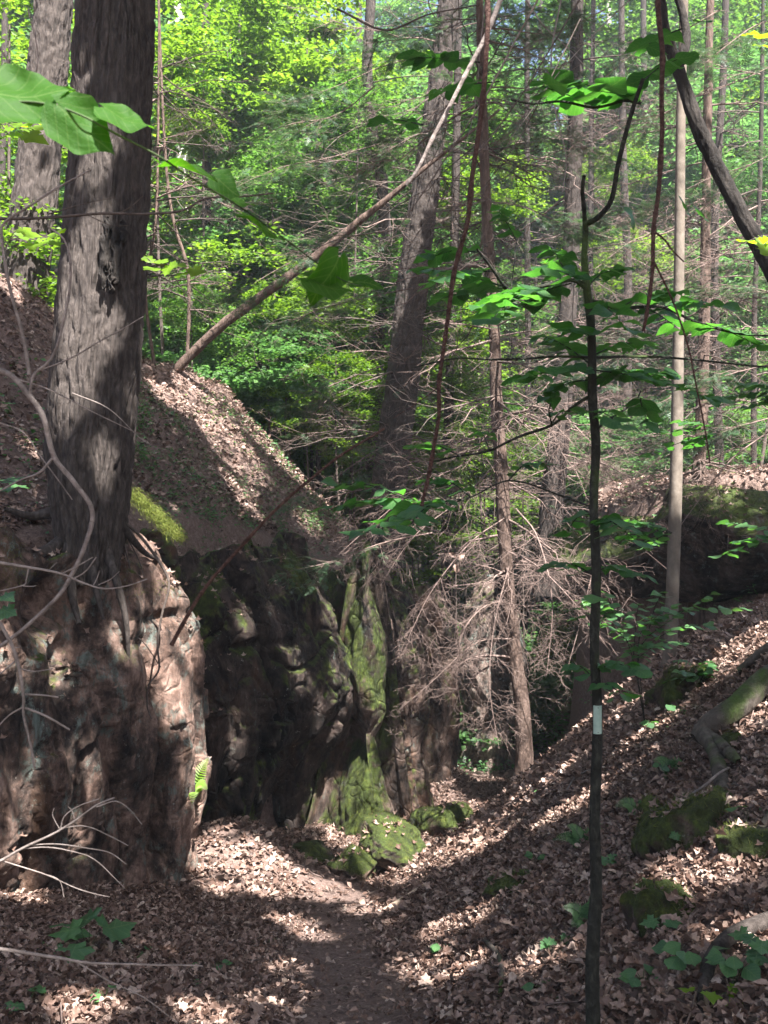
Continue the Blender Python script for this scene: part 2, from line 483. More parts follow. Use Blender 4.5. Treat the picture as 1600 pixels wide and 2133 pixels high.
M = {
 'soil': soil_mat(),
 'litter': litter_mat('dead_leaf'),
 'bark_big': bark_mat('furrowed_bark', (0.012, 0.010, 0.009), (0.048, 0.039, 0.034), (0.11, 0.091, 0.081), 0.3, 24, 1.0),
 'bark_mid': bark_mat('brown_bark', (0.012, 0.009, 0.008), (0.036, 0.029, 0.025), (0.075, 0.061, 0.054), 0.3, 18, 1.0),
 'bark_dk2': bark_mat('dark_bark', (0.007, 0.006, 0.005), (0.018, 0.015, 0.013), (0.05, 0.042, 0.036), 0.4, 18, 1.0),
 'bark_red': bark_mat('reddish_bark', (0.03, 0.02, 0.016), (0.085, 0.058, 0.046), (0.18, 0.125, 0.10), 0.3, 22, 1.0),
 'bark_pale': bark_mat('pale_smooth_bark', (0.07, 0.056, 0.044), (0.12, 0.098, 0.078), (0.19, 0.16, 0.13), 0.8, 9, 0.25),
 'bark_birch': bark_mat('whitish_bark', (0.25, 0.22, 0.19), (0.42, 0.38, 0.34), (0.6, 0.56, 0.5), 2.5, 5, 0.3),
 'bark_dark': bark_mat('dark_sapling_bark', (0.006, 0.006, 0.005), (0.016, 0.016, 0.013), (0.065, 0.064, 0.05), 0.6, 34, 0.9, 0.05),
 'bark_log': bark_mat('log_bark', (0.02, 0.016, 0.013), (0.06, 0.049, 0.04), (0.13, 0.11, 0.092), 0.6, 14, 0.9, 0.15),
 'twig': bark_mat('dead_twig', (0.06, 0.04, 0.033), (0.13, 0.092, 0.078), (0.25, 0.185, 0.16), 1, 20, 0.2),
 'twig_pale': bark_mat('pale_twig', (0.07, 0.055, 0.048), (0.17, 0.14, 0.125), (0.30, 0.255, 0.23), 1, 26, 0.5),
 'twig_dark': bark_mat('dark_twig', (0.03, 0.024, 0.02), (0.07, 0.055, 0.046), (0.14, 0.11, 0.095), 1, 20, 0.4),
 'vine': bark_mat('red_vine', (0.02, 0.010, 0.008), (0.07, 0.034, 0.026), (0.17, 0.10, 0.08), 0.8, 90, 1.0),
 'green_stem': bark_mat('green_stem', (0.02, 0.035, 0.015), (0.04, 0.065, 0.025), (0.07, 0.10, 0.04), 0.6, 20, 0.2),
 'cutwood': bark_mat('bare_wood', (0.3, 0.22, 0.15), (0.42, 0.32, 0.23), (0.52, 0.42, 0.32), 1, 30, 0.4),
 'leaf_far': leaf_mat('far_broadleaf', [(0.03, 0.07, 0.022), (0.05, 0.11, 0.028), (0.08, 0.155, 0.038), (0.12, 0.20, 0.05)], 0.5, (1.7, 1.9, 0.9), clump=0.5),
 'leaf_far2': leaf_mat('far_blue_green_leaf', [(0.032, 0.072, 0.032), (0.055, 0.115, 0.042), (0.085, 0.165, 0.055), (0.12, 0.21, 0.07)], 0.5, (1.6, 1.9, 1.2), clump=0.5),
 'leaf_far3': leaf_mat('far_yellow_green_leaf', [(0.045, 0.095, 0.018), (0.075, 0.145, 0.024), (0.115, 0.20, 0.034), (0.155, 0.25, 0.045)], 0.55, (1.7, 1.7, 0.6), clump=0.6),
 'leaf_gobo': leaf_mat('gobo_leaf', [(0.04, 0.075, 0.018), (0.07, 0.12, 0.025)], 0.12, (1.3, 1.5, 0.7)),  # leaves of the added light-blocking canopy
 'needle': leaf_mat('hemlock_needle', [(0.03, 0.06, 0.032), (0.048, 0.09, 0.045), (0.075, 0.13, 0.065)], 0.35, (1.4, 1.6, 0.9)),
 'leaf_sap': leaf_mat('sapling_leaf', [(0.04, 0.115, 0.042), (0.055, 0.15, 0.05), (0.075, 0.18, 0.055)], 0.5, (1.5, 1.9, 0.6), 0.38, 0.5, vein=True),
 'leaf_herb': leaf_mat('herb_leaf', [(0.045, 0.115, 0.048), (0.07, 0.16, 0.06), (0.10, 0.21, 0.075)], 0.4, (1.5, 1.8, 0.7), 0.4, 0.5, vein=True),
 'leaf_vine': leaf_mat('vine_leaf', [(0.04, 0.12, 0.016), (0.06, 0.155, 0.02)], 0.6, (1.9, 2.0, 0.5), 0.6, 0.2, vein=True),
 'leaf_lime': leaf_mat('maple_leaf', [(0.12, 0.22, 0.02), (0.17, 0.29, 0.025)], 0.6, (1.9, 1.8, 0.5), 0.45, 0.4),
 'moss': leaf_mat('moss_tuft', [(0.06, 0.08, 0.018), (0.10, 0.125, 0.025), (0.16, 0.17, 0.045)], 0.3, (1.5, 1.5, 0.6), 0.8, 0.1),
 'rockA': rock_mat('streaked_rock', 0, 0.15, 0.35, 1.0, 0.0, (1.42, 1.24, 1.13)),
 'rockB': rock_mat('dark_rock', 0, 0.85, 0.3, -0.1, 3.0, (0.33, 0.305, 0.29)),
 'rockC': rock_mat('mossy_rock', 0, 1.5, 0.7, 0.3, 6.0, (0.85, 0.8, 0.75)),
 'rockD': rock_mat('brown_rock', 0, 0.75, 0.5, 0.1, 9.0, (0.7, 0.64, 0.6)),
 'rockL': rock_mat('ledge_rock', 0, 1.2, -0.6, 0.6, 23.0, (0.5, 0.48, 0.45)),
 'rockG': rock_mat('pale_rock', 0, 0.7, 0.0, 1.2, 12.0, (1.5, 1.5, 1.45)),
 'boulder': rock_mat('mossy_boulder', 0, 1.35, 0.2, 0.5, 15.0, (1.1, 1.05, 0.9)),
 'mossrock': rock_mat('bank_moss_rock', 0, 1.5, 0.0, -0.5, 19.0, (0.6, 0.55, 0.5)),
}

# ------------------------------------------------------------------ ground sheet
def grid_axis(segs):
    out = []
    for a, b, st in segs: out.append(np.arange(a, b, st))
    return np.concatenate(out + [[segs[-1][1]]])

gx = grid_axis([(-200, -40, 16), (-40, -12, 1.5), (-12, -7, 0.3), (-7, 8, 0.07), (8, 14, 0.3), (14, 40, 1.5), (40, 200, 16)])
gy = grid_axis([(-14, -2, 1.0), (-2, 3, 0.25), (3, 21, 0.075), (21, 32, 0.25), (32, 60, 1.0), (60, 240, 6)])
GX, GY = np.meshgrid(gx, gy)
GZ = H(GX, GY)
V = np.stack([GX, GY, GZ], -1).reshape(-1, 3)
idx = np.arange(V.shape[0]).reshape(GX.shape)
F = np.stack([idx[:-1, :-1], idx[:-1, 1:], idx[1:, 1:], idx[1:, :-1]], -1).reshape(-1, 4)
ground = emit('ground', V, F, M['soil'], kind='structure')

# ------------------------------------------------------------------ haze
HAZE = 0.0014
m, nt, N, L = newmat('haze'); pv = N.new('ShaderNodeVolumePrincipled'); pv.inputs['Density'].default_value = HAZE
pv.inputs['Color'].default_value = (0.85, 0.93, 1.0, 1); pv.inputs['Anisotropy'].default_value = 0.3
o_ = N.new('ShaderNodeOutputMaterial'); L.new(pv.outputs[0], o_.inputs['Volume'])
hv = np.array([(x, y, z) for z in (-9, 26) for x, y in ((-205, -16), (205, -16), (205, 245), (-205, 245))], float)
emit('haze', hv, [np.array([(3, 2, 1, 0), (4, 5, 6, 7), (0, 1, 5, 4), (1, 2, 6, 5), (2, 3, 7, 6), (3, 0, 4, 7)])], m, kind='stuff', smooth=False)

# ------------------------------------------------------------------ rock outcrops
def dents(V, N, L):
    for (c, r, dep) in L:
        r = np.asarray(r, float) * np.ones(3)
        w = np.exp(-(((V - np.asarray(c)) / r) ** 2).sum(-1))
        V = V - N * (dep * w)[..., None]
    return V

def rock_sheet(name, label, foot, ztop, zbot, mat, seed, nu, nv, prof, amp=0.22, dent=(), flute=0.16, cap=1.3, cell=0.55):
    """a weathered cliff face: plan line swept upwards, bulged, fluted and cracked, its top running back into the bank"""
    foot = np.asarray(foot, float)
    f = resample(np.column_stack([foot, np.zeros(len(foot))]), nu)
    s = np.concatenate([[0], np.cumsum(np.linalg.norm(np.diff(f, axis=0), axis=1))])
    us = np.linspace(0, s[-1], nu)
    f = np.column_stack([np.interp(us, s, f[:, 0]), np.interp(us, s, f[:, 1])])
    t = np.gradient(f, axis=0); t = t / np.linalg.norm(t, axis=1, keepdims=True)
    k = np.ones(9) / 9
    for q in (0, 1): t[:, q] = np.convolve(np.pad(t[:, q], 4, mode='edge'), k, 'valid')
    t = t / np.linalg.norm(t, axis=1, keepdims=True)
    n = np.column_stack([t[:, 1], -t[:, 0]])                   # outwards = right of travel
    nvf = int(nv * 0.82)
    v = np.linspace(0, 1, nvf)
    zt = np.interp(us / s[-1], np.linspace(0, 1, len(ztop)), ztop)
    zt = zt + 0.20 * vn(P3(us * 1.7, seed), seed) + 0.10 * vn(P3(us * 5.1, seed), seed + 1)
    zb = np.interp(us / s[-1], np.linspace(0, 1, len(zbot)), zbot)
    Z = zb[:, None] * (1 - v) + zt[:, None] * v
    off = np.interp(v, [p[0] for p in prof], [p[1] for p in prof])[None, :] * np.ones((nu, 1))
    S = us[:, None] * np.ones((1, nvf))
    q = np.stack([S * 0.9, Z * 0.28, np.full_like(S, seed * 1.3)], -1)
    warp = vn(np.stack([S * 0.5, Z * 0.6, np.full_like(S, seed)], -1), seed + 2) * 0.5
    q2 = np.stack([(S + warp) * 2.3, Z * 0.45, np.full_like(S, seed)], -1)
    fl = 1 - np.abs(vn(q2, seed + 4)) * 2                      # vertical flutes with sharp joints
    off = off + amp * fbm(q, seed, 3) * 1.6 - flute * np.clip(fl, 0, 1) ** 2
    blk = np.stack([(S + 0.3 * Z) * 1.6, (Z - 0.35 * S) * 1.7, np.full_like(S, seed + 3.1)], -1)
    b = vn(blk, seed + 7)
    off = off + 0.03 * b + 0.06 * cell * fbm(blk * np.array([2.6, 0.9, 1]), seed + 8, 4, 0.6)
    wv = 0.45 * vn(blk * 1.3, seed + 20)
    for sc1, am in ((1.5, 0.075), (3.6, 0.04), (8.0, 0.016)):
        cu = np.floor((S + 0.35 * Z + wv) * sc1); cv = np.floor((Z * 0.40 - 0.25 * S + wv * 1.2) * sc1 + 0.37 * cu)
        off = off + cell * am * _h(cu.astype(np.int64), cv.astype(np.int64), np.full(cu.shape, seed, np.int64), seed + 31)
    for sc1, am, wd in ((0.8, 0.10, 0.045), (1.7, 0.06, 0.05)):
        cn = vn(np.stack([S * sc1 + 0.4 * Z * sc1, Z * sc1 * 0.8 - 0.5 * S * sc1, np.full_like(S, 5.0 + sc1)], -1), seed + 40)
        off = off - cell * am * np.exp(-(cn / wd) ** 2)
    off = off + 0.022 * fbm(blk * np.array([7, 3.0, 1]), seed + 9, 3, 0.6)
    X = f[:, 0][:, None] + n[:, 0][:, None] * off
    Y = f[:, 1][:, None] + n[:, 1][:, None] * off
    Vv = np.stack([X, Y, Z], -1)
    N3 = np.stack([n[:, 0][:, None] * np.ones((1, nvf)), n[:, 1][:, None] * np.ones((1, nvf)), np.zeros((nu, nvf))], -1)
    if dent: Vv = dents(Vv, N3, dent)
    # top: round over and run back into the bank
    m = nv - nvf
    w = np.linspace(0, 1, m + 1)[1:]
    back = cap * w
    TX = Vv[:, -1, 0][:, None] - n[:, 0][:, None] * back
    TY = Vv[:, -1, 1][:, None] - n[:, 1][:, None] * back
    hz = H(TX, TY) - 0.12
    e = sstep(0, 0.75, w)[None, :]
    TZ = Z[:, -1][:, None] + 0.10 * np.sin(w * np.pi)[None, :] * 1.0
    TZ = TZ * (1 - e) + np.minimum(hz, TZ + 0.6) * e + 0.05 * fbm(np.stack([TX * 3, TY * 3, TX * 0], -1), seed, 3) * (1 - e)
    Vv = np.concatenate([Vv, np.stack([TX, TY, TZ], -1)], 1)
    nvt = Vv.shape[1]
    idx = np.arange(nu * nvt).reshape(nu, nvt)
    F = np.stack([idx[:-1, :-1], idx[1:, :-1], idx[1:, 1:], idx[:-1, 1:]], -1).reshape(-1, 4)
    c = Vv.reshape(-1, 3).mean(0); c[2] = zb.min()
    return emit(name, Vv.reshape(-1, 3), F, mat, origin=c, label=label, cat='rock face', group='rock faces along the left side of the ravine')

rock_sheet('rock_outcrop', 'grey streaked rock face with teal lichen under the big leaning trunk at left',
    [(-5.9, 3.2), (-5.2, 4.4), (-4.6, 5.4), (-3.6, 7.0), (-3.05, 7.9), (-2.55, 8.9), (-2.15, 9.8), (-1.97, 10.35), (-2.1, 10.8), (-2.6, 11.2), (-3.3, 11.4)],
    [-0.3, -0.35, -0.4, -0.5, -0.45, -0.42, -0.3, -0.15, -0.5, -0.6, -0.6],
    [-3.6, -3.9, -4.2, -4.4, -4.5, -4.5], M['rockA'], 21, 380, 230,
    [(0, 0.06), (0.25, 0.0), (0.5, 0.12), (0.8, 0.02), (0.92, -0.12), (1, -0.35)], 0.2,
    [((-2.75, 8.7, -0.85), (0.24, 0.4, 0.30), 0.75), ((-2.72, 8.7, -1.3), (0.14, 0.3, 0.5), 0.35), ((-3.3, 7.5, -0.6), (0.5, 0.5, 0.08), 0.3),
     ((-2.1, 9.9, -1.05), (0.35, 0.4, 0.06), 0.12)], 0.17, 1.5)
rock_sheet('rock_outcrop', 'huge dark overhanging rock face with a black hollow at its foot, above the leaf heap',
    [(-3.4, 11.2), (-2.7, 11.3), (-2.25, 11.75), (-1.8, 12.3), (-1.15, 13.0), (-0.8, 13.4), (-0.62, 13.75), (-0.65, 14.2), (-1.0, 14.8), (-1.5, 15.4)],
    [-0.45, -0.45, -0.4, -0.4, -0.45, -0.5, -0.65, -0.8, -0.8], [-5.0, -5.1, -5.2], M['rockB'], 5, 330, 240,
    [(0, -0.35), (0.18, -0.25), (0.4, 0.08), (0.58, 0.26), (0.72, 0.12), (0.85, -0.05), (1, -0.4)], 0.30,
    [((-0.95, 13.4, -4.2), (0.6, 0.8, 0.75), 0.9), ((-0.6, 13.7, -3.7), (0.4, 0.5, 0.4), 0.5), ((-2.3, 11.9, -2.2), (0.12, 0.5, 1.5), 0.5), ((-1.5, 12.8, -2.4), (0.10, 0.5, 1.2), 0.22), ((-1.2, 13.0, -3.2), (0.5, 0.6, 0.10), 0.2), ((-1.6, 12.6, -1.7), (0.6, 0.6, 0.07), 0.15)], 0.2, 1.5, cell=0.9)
rock_sheet('rock_outcrop', 'narrow rock rib lit yellow green with moss beside the dark overhang',
    [(-1.4, 15.0), (-0.8, 14.7), (-0.5, 14.35), (-0.3, 14.1), (-0.12, 14.15), (-0.02, 14.6), (-0.3, 15.3), (-0.9, 15.8)],
    [-0.7, -0.7, -0.65, -0.7, -0.9, -1.0], [-5.2, -5.3], M['rockC'], 33, 170, 210,
    [(0, 0.34), (0.12, 0.2), (0.3, 0.0), (0.42, -0.12), (0.5, 0.06), (0.65, 0.12), (0.8, 0.0), (1, -0.2)], 0.07, (), 0.10, 1.2, cell=0.2)
rock_sheet('rock_outcrop', 'brown rock buttress with mossy flared foot, third from the front',
    [(-1.0, 15.6), (-0.3, 15.3), (0.2, 15.35), (0.6, 15.8), (0.72, 16.4), (0.4, 17.0), (-0.4, 17.4)],
    [-1.1, -1.1, -1.15, -1.25, -1.4, -1.4], [-5.4, -5.5], M['rockD'], 47, 170, 200,
    [(0, 0.25), (0.15, 0.12), (0.35, -0.1), (0.6, 0.04), (0.85, -0.08), (1, -0.35)], 0.18, (), 0.2, 1.2)
rock_sheet('rock_outcrop', 'dark brown rock wall behind the dead twigs, farthest one before the gap',
    [(-0.4, 17.2), (0.4, 17.0), (0.95, 17.4), (1.25, 18.1), (1.25, 18.9), (0.8, 19.6), (0, 20)],
    [-1.3, -1.35, -1.5, -1.6, -1.7], [-5.9, -5.9], M['rockD'], 58, 150, 170,
    [(0, 0.05), (0.3, 0.0), (0.6, 0.05), (0.85, -0.05), (1, -0.4)], 0.16, (), 0.2, 1.2)
rock_sheet('rock_outcrop', 'pale grey lichen covered rock pillar beyond the gap, behind the crooked trunk',
    [(1.7, 22.6), (1.9, 21.8), (2.4, 21.3), (2.9, 21.5), (3.2, 22.1), (3.0, 22.8)],
    [-1.6, -1.3, -1.3, -1.5], [-6.2, -6.2], M['rockG'], 71, 110, 140,
    [(0, 0.3), (0.3, -0.1), (0.6, 0.1), (1, -0.4)], 0.2, (), 0.2, 0.8)
# the ledge on the right bank: blocks over a black hollow
def blob(name, label, c, r, mat, seed, nu=96, nv=66, amp=0.22, fl=0.0, rot=0.0, cat='rock', group=None, parent=None, box=0.55, part_label=None):
    th = np.linspace(0, 2 * np.pi, nu, endpoint=False); ph = np.linspace(0.02, np.pi - 0.02, nv)
    T, Q = np.meshgrid(th, ph, indexing='ij')
    d = np.stack([np.cos(T) * np.sin(Q), np.sin(T) * np.sin(Q), np.cos(Q)], -1)
    rg = np.random.default_rng(int(abs(seed) * 10) % 100000)
    pn = unit(rg.normal(0, 1, (16, 3))); ph_ = rg.uniform(0.72, 1.05, 16)
    wd = d + 0.10 * np.stack([vn(d * 2.5 + seed, 1), vn(d * 2.5 + seed, 2), vn(d * 2.5 + seed, 3)], -1)
    dot = np.maximum(np.einsum('ijk,lk->ijl', wd, pn), 1e-3)
    rad_ = (ph_ / dot)
    rad_ = np.minimum(-np.log(np.exp(-rad_ * 16).sum(-1)) / 16, 1.25)
    n = fbm(d * 2.2 + seed, seed, 4, 0.55)
    e = d * (rad_ * (1 + amp * 0.45 * n + 0.045 * fbm(d * 8 + seed, seed + 1, 3) + 0.02 * fbm(d * 24 + seed, seed + 2, 2)))[..., None]
    e = e * np.asarray(r)
    cr, sr = math.cos(rot), math.sin(rot)
    e = np.stack([e[..., 0] * cr - e[..., 1] * sr, e[..., 0] * sr + e[..., 1] * cr, e[..., 2]], -1)
    Vv = e + np.asarray(c, float)
    idx = np.arange(nu * nv).reshape(nu, nv); b = np.roll(idx, -1, 0)
    F = np.stack([idx[:, :-1], idx[:, 1:], b[:, 1:], b[:, :-1]], -1).reshape(-1, 4)
    o = np.asarray(c, float).copy(); o[2] -= r[2]
    if parent is not None:
        return emit(name, Vv.reshape(-1, 3), F, mat, parent=parent, label=part_label)
    return emit(name, Vv.reshape(-1, 3), F, mat, origin=o, label=label, cat=cat, group=group)

blob('rock_ledge', 'mossy grey overhanging ledge above a black hollow at the right edge', P(1500, 1140, 14.2) + (0.5, 0.5, 0), (1.9, 1.1, 0.78), M['rockL'], 4, 110, 70, 0.16, rot=-0.1, cat='rock ledge', box=0.4)
blob('rock_ledge', 'brown ledge block behind the pale smooth trunk on the right bank', P(1285, 1150, 15.0) + (0, 0.5, 0), (1.35, 0.9, 0.62), M['rockL'], 14, 100, 60, 0.18, rot=0.35, cat='rock ledge', box=0.4)
blob('boulder', 'angular mossy boulder lit by the sun at the foot of the rock rib', P(815, 1768, 11.9), (0.46, 0.38, 0.36), M['boulder'], 12, 140, 100, 0.3, rot=0.5, cat='boulder', box=0.35)
blob('boulder', 'low pointed mossy slab leaning against the sunlit boulder', P(742, 1800, 11.6), (0.27, 0.3, 0.2), M['boulder'], 18, 60, 40, 0.3, rot=0.2, cat='boulder', box=0.4)
blob('boulder', 'dark mossy boulder in the shade behind the sunlit one', P(925, 1715, 14.4), (0.42, 0.35, 0.3), M['mossrock'], 28, 60, 40, 0.25, cat='boulder')
blob('stone', 'small pale green stone beside the path at the boulder', P(693, 1806, 11.3), (0.065, 0.06, 0.05), M['boulder'], 29, 24, 16, 0.25, cat='stone')
blob('rock', 'dark leaf covered rock hump in front of the black hollow', P(655, 1800, 12.3), (0.36, 0.35, 0.2), M['rockB'], 38, 50, 34, 0.25, cat='rock')
for px, py, dd, r, lab, sd in ((1435, 1745, 0.12, (0.34, 0.3, 0.30), 'long mossy rock on the right bank below the bent log', 51),
                       (1395, 1925, 0.06, (0.15, 0.22, 0.24), 'narrow dark mossy rock with seedlings on the lower right bank', 61),
                       (1375, 1700, 0.03, (0.12, 0.14, 0.1), 'small moss cushion rock left of the long mossy rock', 65),
                       (1450, 1440, 0.12, (0.30, 0.3, 0.26), 'rounded mossy rock below the black hollow', 71),
                       (1385, 1455, 0.05, (0.17, 0.2, 0.15), 'small mossy rock left of the rounded one below the hollow', 75),
                       (1540, 1560, 0.05, (0.13, 0.15, 0.1), 'mossy rock tucked behind the bent log', 78),
                       (1590, 1780, 0.05, (0.16, 0.2, 0.12), 'dark rock at the right edge above the curved root', 79),
                       (1070, 1850, 0.0, (0.22, 0.2, 0.1), 'dark mossy stone half sunk in leaves right of the path', 83)):
    g = ground_hit(px, py)
    blob('mossy_rock', lab, g + (0, 0.1, -0.35 * r[2]), np.array(r) * (1.05, 1.0, 1.15), M['mossrock'], sd, 96, 66, 0.28, rot=sd, cat='rock', box=0.6)

# ------------------------------------------------------------------ leaf shapes
def strip_leaf(w, droop=0.15, fold=0.2, curl=0.0):
    """blade along +x, length 1, half widths w at equal stations"""
    n = len(w); x = np.linspace(0, 1, n); w = np.asarray(w, float)
    zc = -droop * x ** 2 + 0.05 * np.sin(x * 6) * curl
    c = np.column_stack([x, np.zeros(n), zc])
    l = np.column_stack([x + 0.03, w, zc + fold * w + curl * w * np.sin(x * 9)])
    r = np.column_stack([x - 0.02, -w, zc + fold * w - curl * w * np.sin(x * 7 + 1)])
    V = np.vstack([c, l, r]); i = np.arange(n - 1)
    return V, [np.vstack([np.column_stack([i, i + 1, n + i + 1, n + i]), np.column_stack([i, 2 * n + i, 2 * n + i + 1, i + 1])])]

def fan_leaf(outline, cup=0.1):
    o = np.asarray(outline, float)
    r = np.hypot(o[:, 0] - 0.25, o[:, 1])
    V = np.vstack([[0.25, 0, 0], np.column_stack([o, cup * r ** 2 + 0.05 * np.sin(np.arange(len(o)) * 1.9)])])
    i = np.arange(len(o) - 1) + 1
    return V, [np.column_stack([np.zeros(len(i), int), i, i + 1])]

OAK = strip_leaf([0.02, 0.17, 0.10, 0.27, 0.15, 0.33, 0.18, 0.22, 0.03], 0.05, 0.5, 0.5)
OAK2 = strip_leaf([0.02, 0.22, 0.3, 0.26, 0.31, 0.18, 0.02], 0.3, 0.8, 0.7)
OAK3 = strip_leaf([0.02, 0.14, 0.28, 0.2, 0.24, 0.02], -0.2, -0.6, 0.6)
LONG = strip_leaf([0.01, 0.10, 0.17, 0.18, 0.13, 0.0], 0.35, 1.4, 0.6)
OVAL = strip_leaf([0.01, 0.20, 0.31, 0.33, 0.28, 0.17, 0.07, 0.0], 0.16, 0.18, 0.05)
OVALW = strip_leaf([0.03, 0.27, 0.39, 0.41, 0.36, 0.24, 0.10, 0.0], 0.1, 0.12, 0.06)
def heart_leaf(nu=26, nv=21):
    u = np.linspace(0, 1, nu); v = np.linspace(-1, 1, nv)
    w = np.interp(u, [0, .04, .12, .25, .4, .6, .8, .93, 1], [.05, .30, .46, .54, .52, .41, .24, .10, 0])
    U, Vv = np.meshgrid(u, v, indexing='ij')
    W = w[:, None] * np.ones_like(U)
    x = U - 0.16 * (np.abs(Vv) ** 1.5) * np.exp(-U * 5) + 0.012 * np.sin(Vv * 9 + 2 * U)
    y = W * Vv * (1 + 0.05 * np.sin(U * 17 + Vv * 3))
    z = 0.10 * W * Vv ** 2 - 0.13 * U ** 2 + 0.035 * np.sin(U * 11 + Vv * 2.5) * np.abs(Vv)
    for c in (0.0, 0.42, 0.75):
        z = z - 0.012 * np.exp(-((np.abs(Vv) - c * np.sin(np.pi * np.clip(U, 0, 1)) ** 0.5) / 0.07) ** 2)
    idx = np.arange(nu * nv).reshape(nu, nv)
    F = np.stack([idx[:-1, :-1], idx[1:, :-1], idx[1:, 1:], idx[:-1, 1:]], -1).reshape(-1, 4)
    return np.stack([x, y, z], -1).reshape(-1, 3), [F]
HEART = heart_leaf()
MAPLE = fan_leaf([(0, 0), (-0.12, 0.22), (0.08, 0.26), (0.0, 0.5), (0.18, 0.42), (0.34, 0.58), (0.42, 0.3), (0.62, 0.36), (0.68, 0.2), (1.0, 0.0),
                  (0.68, -0.2), (0.62, -0.36), (0.42, -0.3), (0.34, -0.58), (0.18, -0.42), (0.0, -0.5), (0.08, -0.26), (-0.12, -0.22), (0, 0)], 0.06)
FARLEAF = (np.array([(0, 0, 0), (0.5, 0.34, 0.08), (1, 0, -0.1), (0.5, -0.34, 0.08)], float), [np.array([(0, 1, 2), (0, 2, 3)])])
DEADFAR = (np.array([(0, 0, 0), (0.35, 0.3, 0.12), (0.7, 0.25, 0.2), (1, 0, 0.02), (0.65, -0.3, 0.15), (0.3, -0.22, 0.05)], float), [np.array([(0, 1, 5), (1, 4, 5), (1, 2, 4), (2, 3, 4)])])
DEADFAR2 = (np.array([(0, 0, 0), (0.3, 0.12, 0.1), (0.42, 0.36, 0.25), (0.62, 0.12, 0.06), (1, 0.05, 0.22), (0.7, -0.12, 0.03), (0.5, -0.38, 0.28), (0.3, -0.1, 0.05)], float), [np.array([(0, 1, 7), (1, 2, 3), (1, 3, 5), (1, 5, 7), (3, 4, 5), (7, 5, 6)])])

def rand_dirs(n, zs=0.4, rng=RNG):
    a = rng.uniform(0, 2 * np.pi, n)
    d = np.stack([np.cos(a), np.sin(a), rng.normal(0, zs, n)], -1)
    return unit(d)

# ------------------------------------------------------------------ leaf litter
def hn(x, y):
    e = 0.06
    return unit(np.stack([-(H(x + e, y) - H(x - e, y)) / (2 * e), -(H(x, y + e) - H(x, y - e)) / (2 * e), np.ones_like(x)], -1))

def litter(n, xr, yr, tmpl, smin, smax, tilt, paththin=True, lift=0.012, pthin=1.0):
    x = RNG.uniform(*xr, n); y = RNG.uniform(*yr, n)
    keep = np.abs(x) < 0.42 * y + 1.2
    pc = np.interp(y, PATH[:, 1], PATH[:, 0])
    if paththin:
        w = np.exp(-((x - pc + 0.12 * vn(P3(y * 0.8, 0), 77)) / 0.48) ** 4) * np.interp(y, [5, 9, 11, 13], [0.985, 0.965, 0.85, 0.3]) * pthin
        keep &= RNG.uniform(0, 1, n) > w
    sf = sdist(FOOT, x, y)
    keep &= (sf < 0.15) | (sf > 0.9)
    x, y = x[keep], y[keep]
    nn = hn(x, y)
    keep = nn[:, 2] > 0.28
    x, y, nn = x[keep], y[keep], nn[keep]
    z = H(x, y) + lift + RNG.uniform(0, 0.03, len(x))
    up = unit(nn + RNG.normal(0, tilt, (len(x), 3)))
    R = basis(rand_dirs(len(x), 0.35), up)
    s = RNG.uniform(smin, smax, len(x))
    sv = np.stack([s, s * RNG.uniform(0.7, 1.15, len(x)), s * RNG.uniform(0.5, 1.5, len(x))], -1)
    return np.stack([x, y, z], -1), R, sv

lit = Acc()
for T, n, xr, yr, a, b in ((OAK, 12000, (-4.2, 4.2), (3.2, 9.5), 0.04, 0.095), (OAK2, 13000, (-4.2, 4.2), (3.2, 9.5), 0.03, 0.075), (OAK3, 13000, (-4.2, 4.2), (3.2, 9.5), 0.025, 0.065), (LONG, 11000, (-4.2, 4.2), (3.2, 9.5), 0.04, 0.095),
                           (DEADFAR, 36000, (-7, 8), (9.2, 20), 0.05, 0.11), (DEADFAR2, 36000, (-7, 8), (9.2, 20), 0.05, 0.12), (DEADFAR, 9000, (-9, 12), (20, 36), 0.1, 0.17), (DEADFAR, 22000, (-3.5, 3.5), (3.2, 10), 0.02, 0.06), (DEADFAR2, 9000, (-1.2, 0.8), (3.5, 12), 0.012, 0.03)):
    lit.add(*stamp(*T, *litter(n, xr, yr, T, a, b, 0.38, pthin=0.8 if b < 0.07 else 1.0)))
from mathutils.bvhtree import BVHTree
def bvh_of(objs):
    vs, fs, k = [], [], 0
    for o in objs:
        me = o.data; n_ = len(me.vertices); a_ = np.empty(n_ * 3, np.float32); me.vertices.foreach_get('co', a_)
        vs.append(a_.reshape(-1, 3) + ORIGIN[o.name]); l_ = np.empty(len(me.loops), np.int32); me.loops.foreach_get('vertex_index', l_)
        fs.append(l_.reshape(-1, 4) + k); k += n_
    return BVHTree.FromPolygons(np.concatenate(vs).tolist(), np.concatenate(fs).tolist())
ROCKS = [o for o in C.objects if o.name.startswith(('rock_', 'boulder', 'rock', 'mossy_rock'))]
bt_ = bvh_of(ROCKS)
pos_, R_, s_ = [], [], []
def drop(x, y, top):
    h = bt_.ray_cast(Vector((x, y, top)), Vector((0, 0, -1)))
    if h[0] is None or h[1].z < 0.5 or h[0].z < gzf(x, y): return None
    return h
gzf = lambda x, y: -9.0
rgl = np.random.default_rng(66)
cand = [(rgl.uniform(-6, 2), rgl.uniform(4, 20), 8.0) for _ in range(26000)]
cand = [c for c, sf_ in zip(cand, sdist(FOOT, np.array([c[0] for c in cand]), np.array([c[1] for c in cand]))) if -0.3 < sf_ < 1.9][:7000]
cand += [(rgl.uniform(1.8, 8), rgl.uniform(13.2, 17.5), 5.0) for _ in range(3000)]
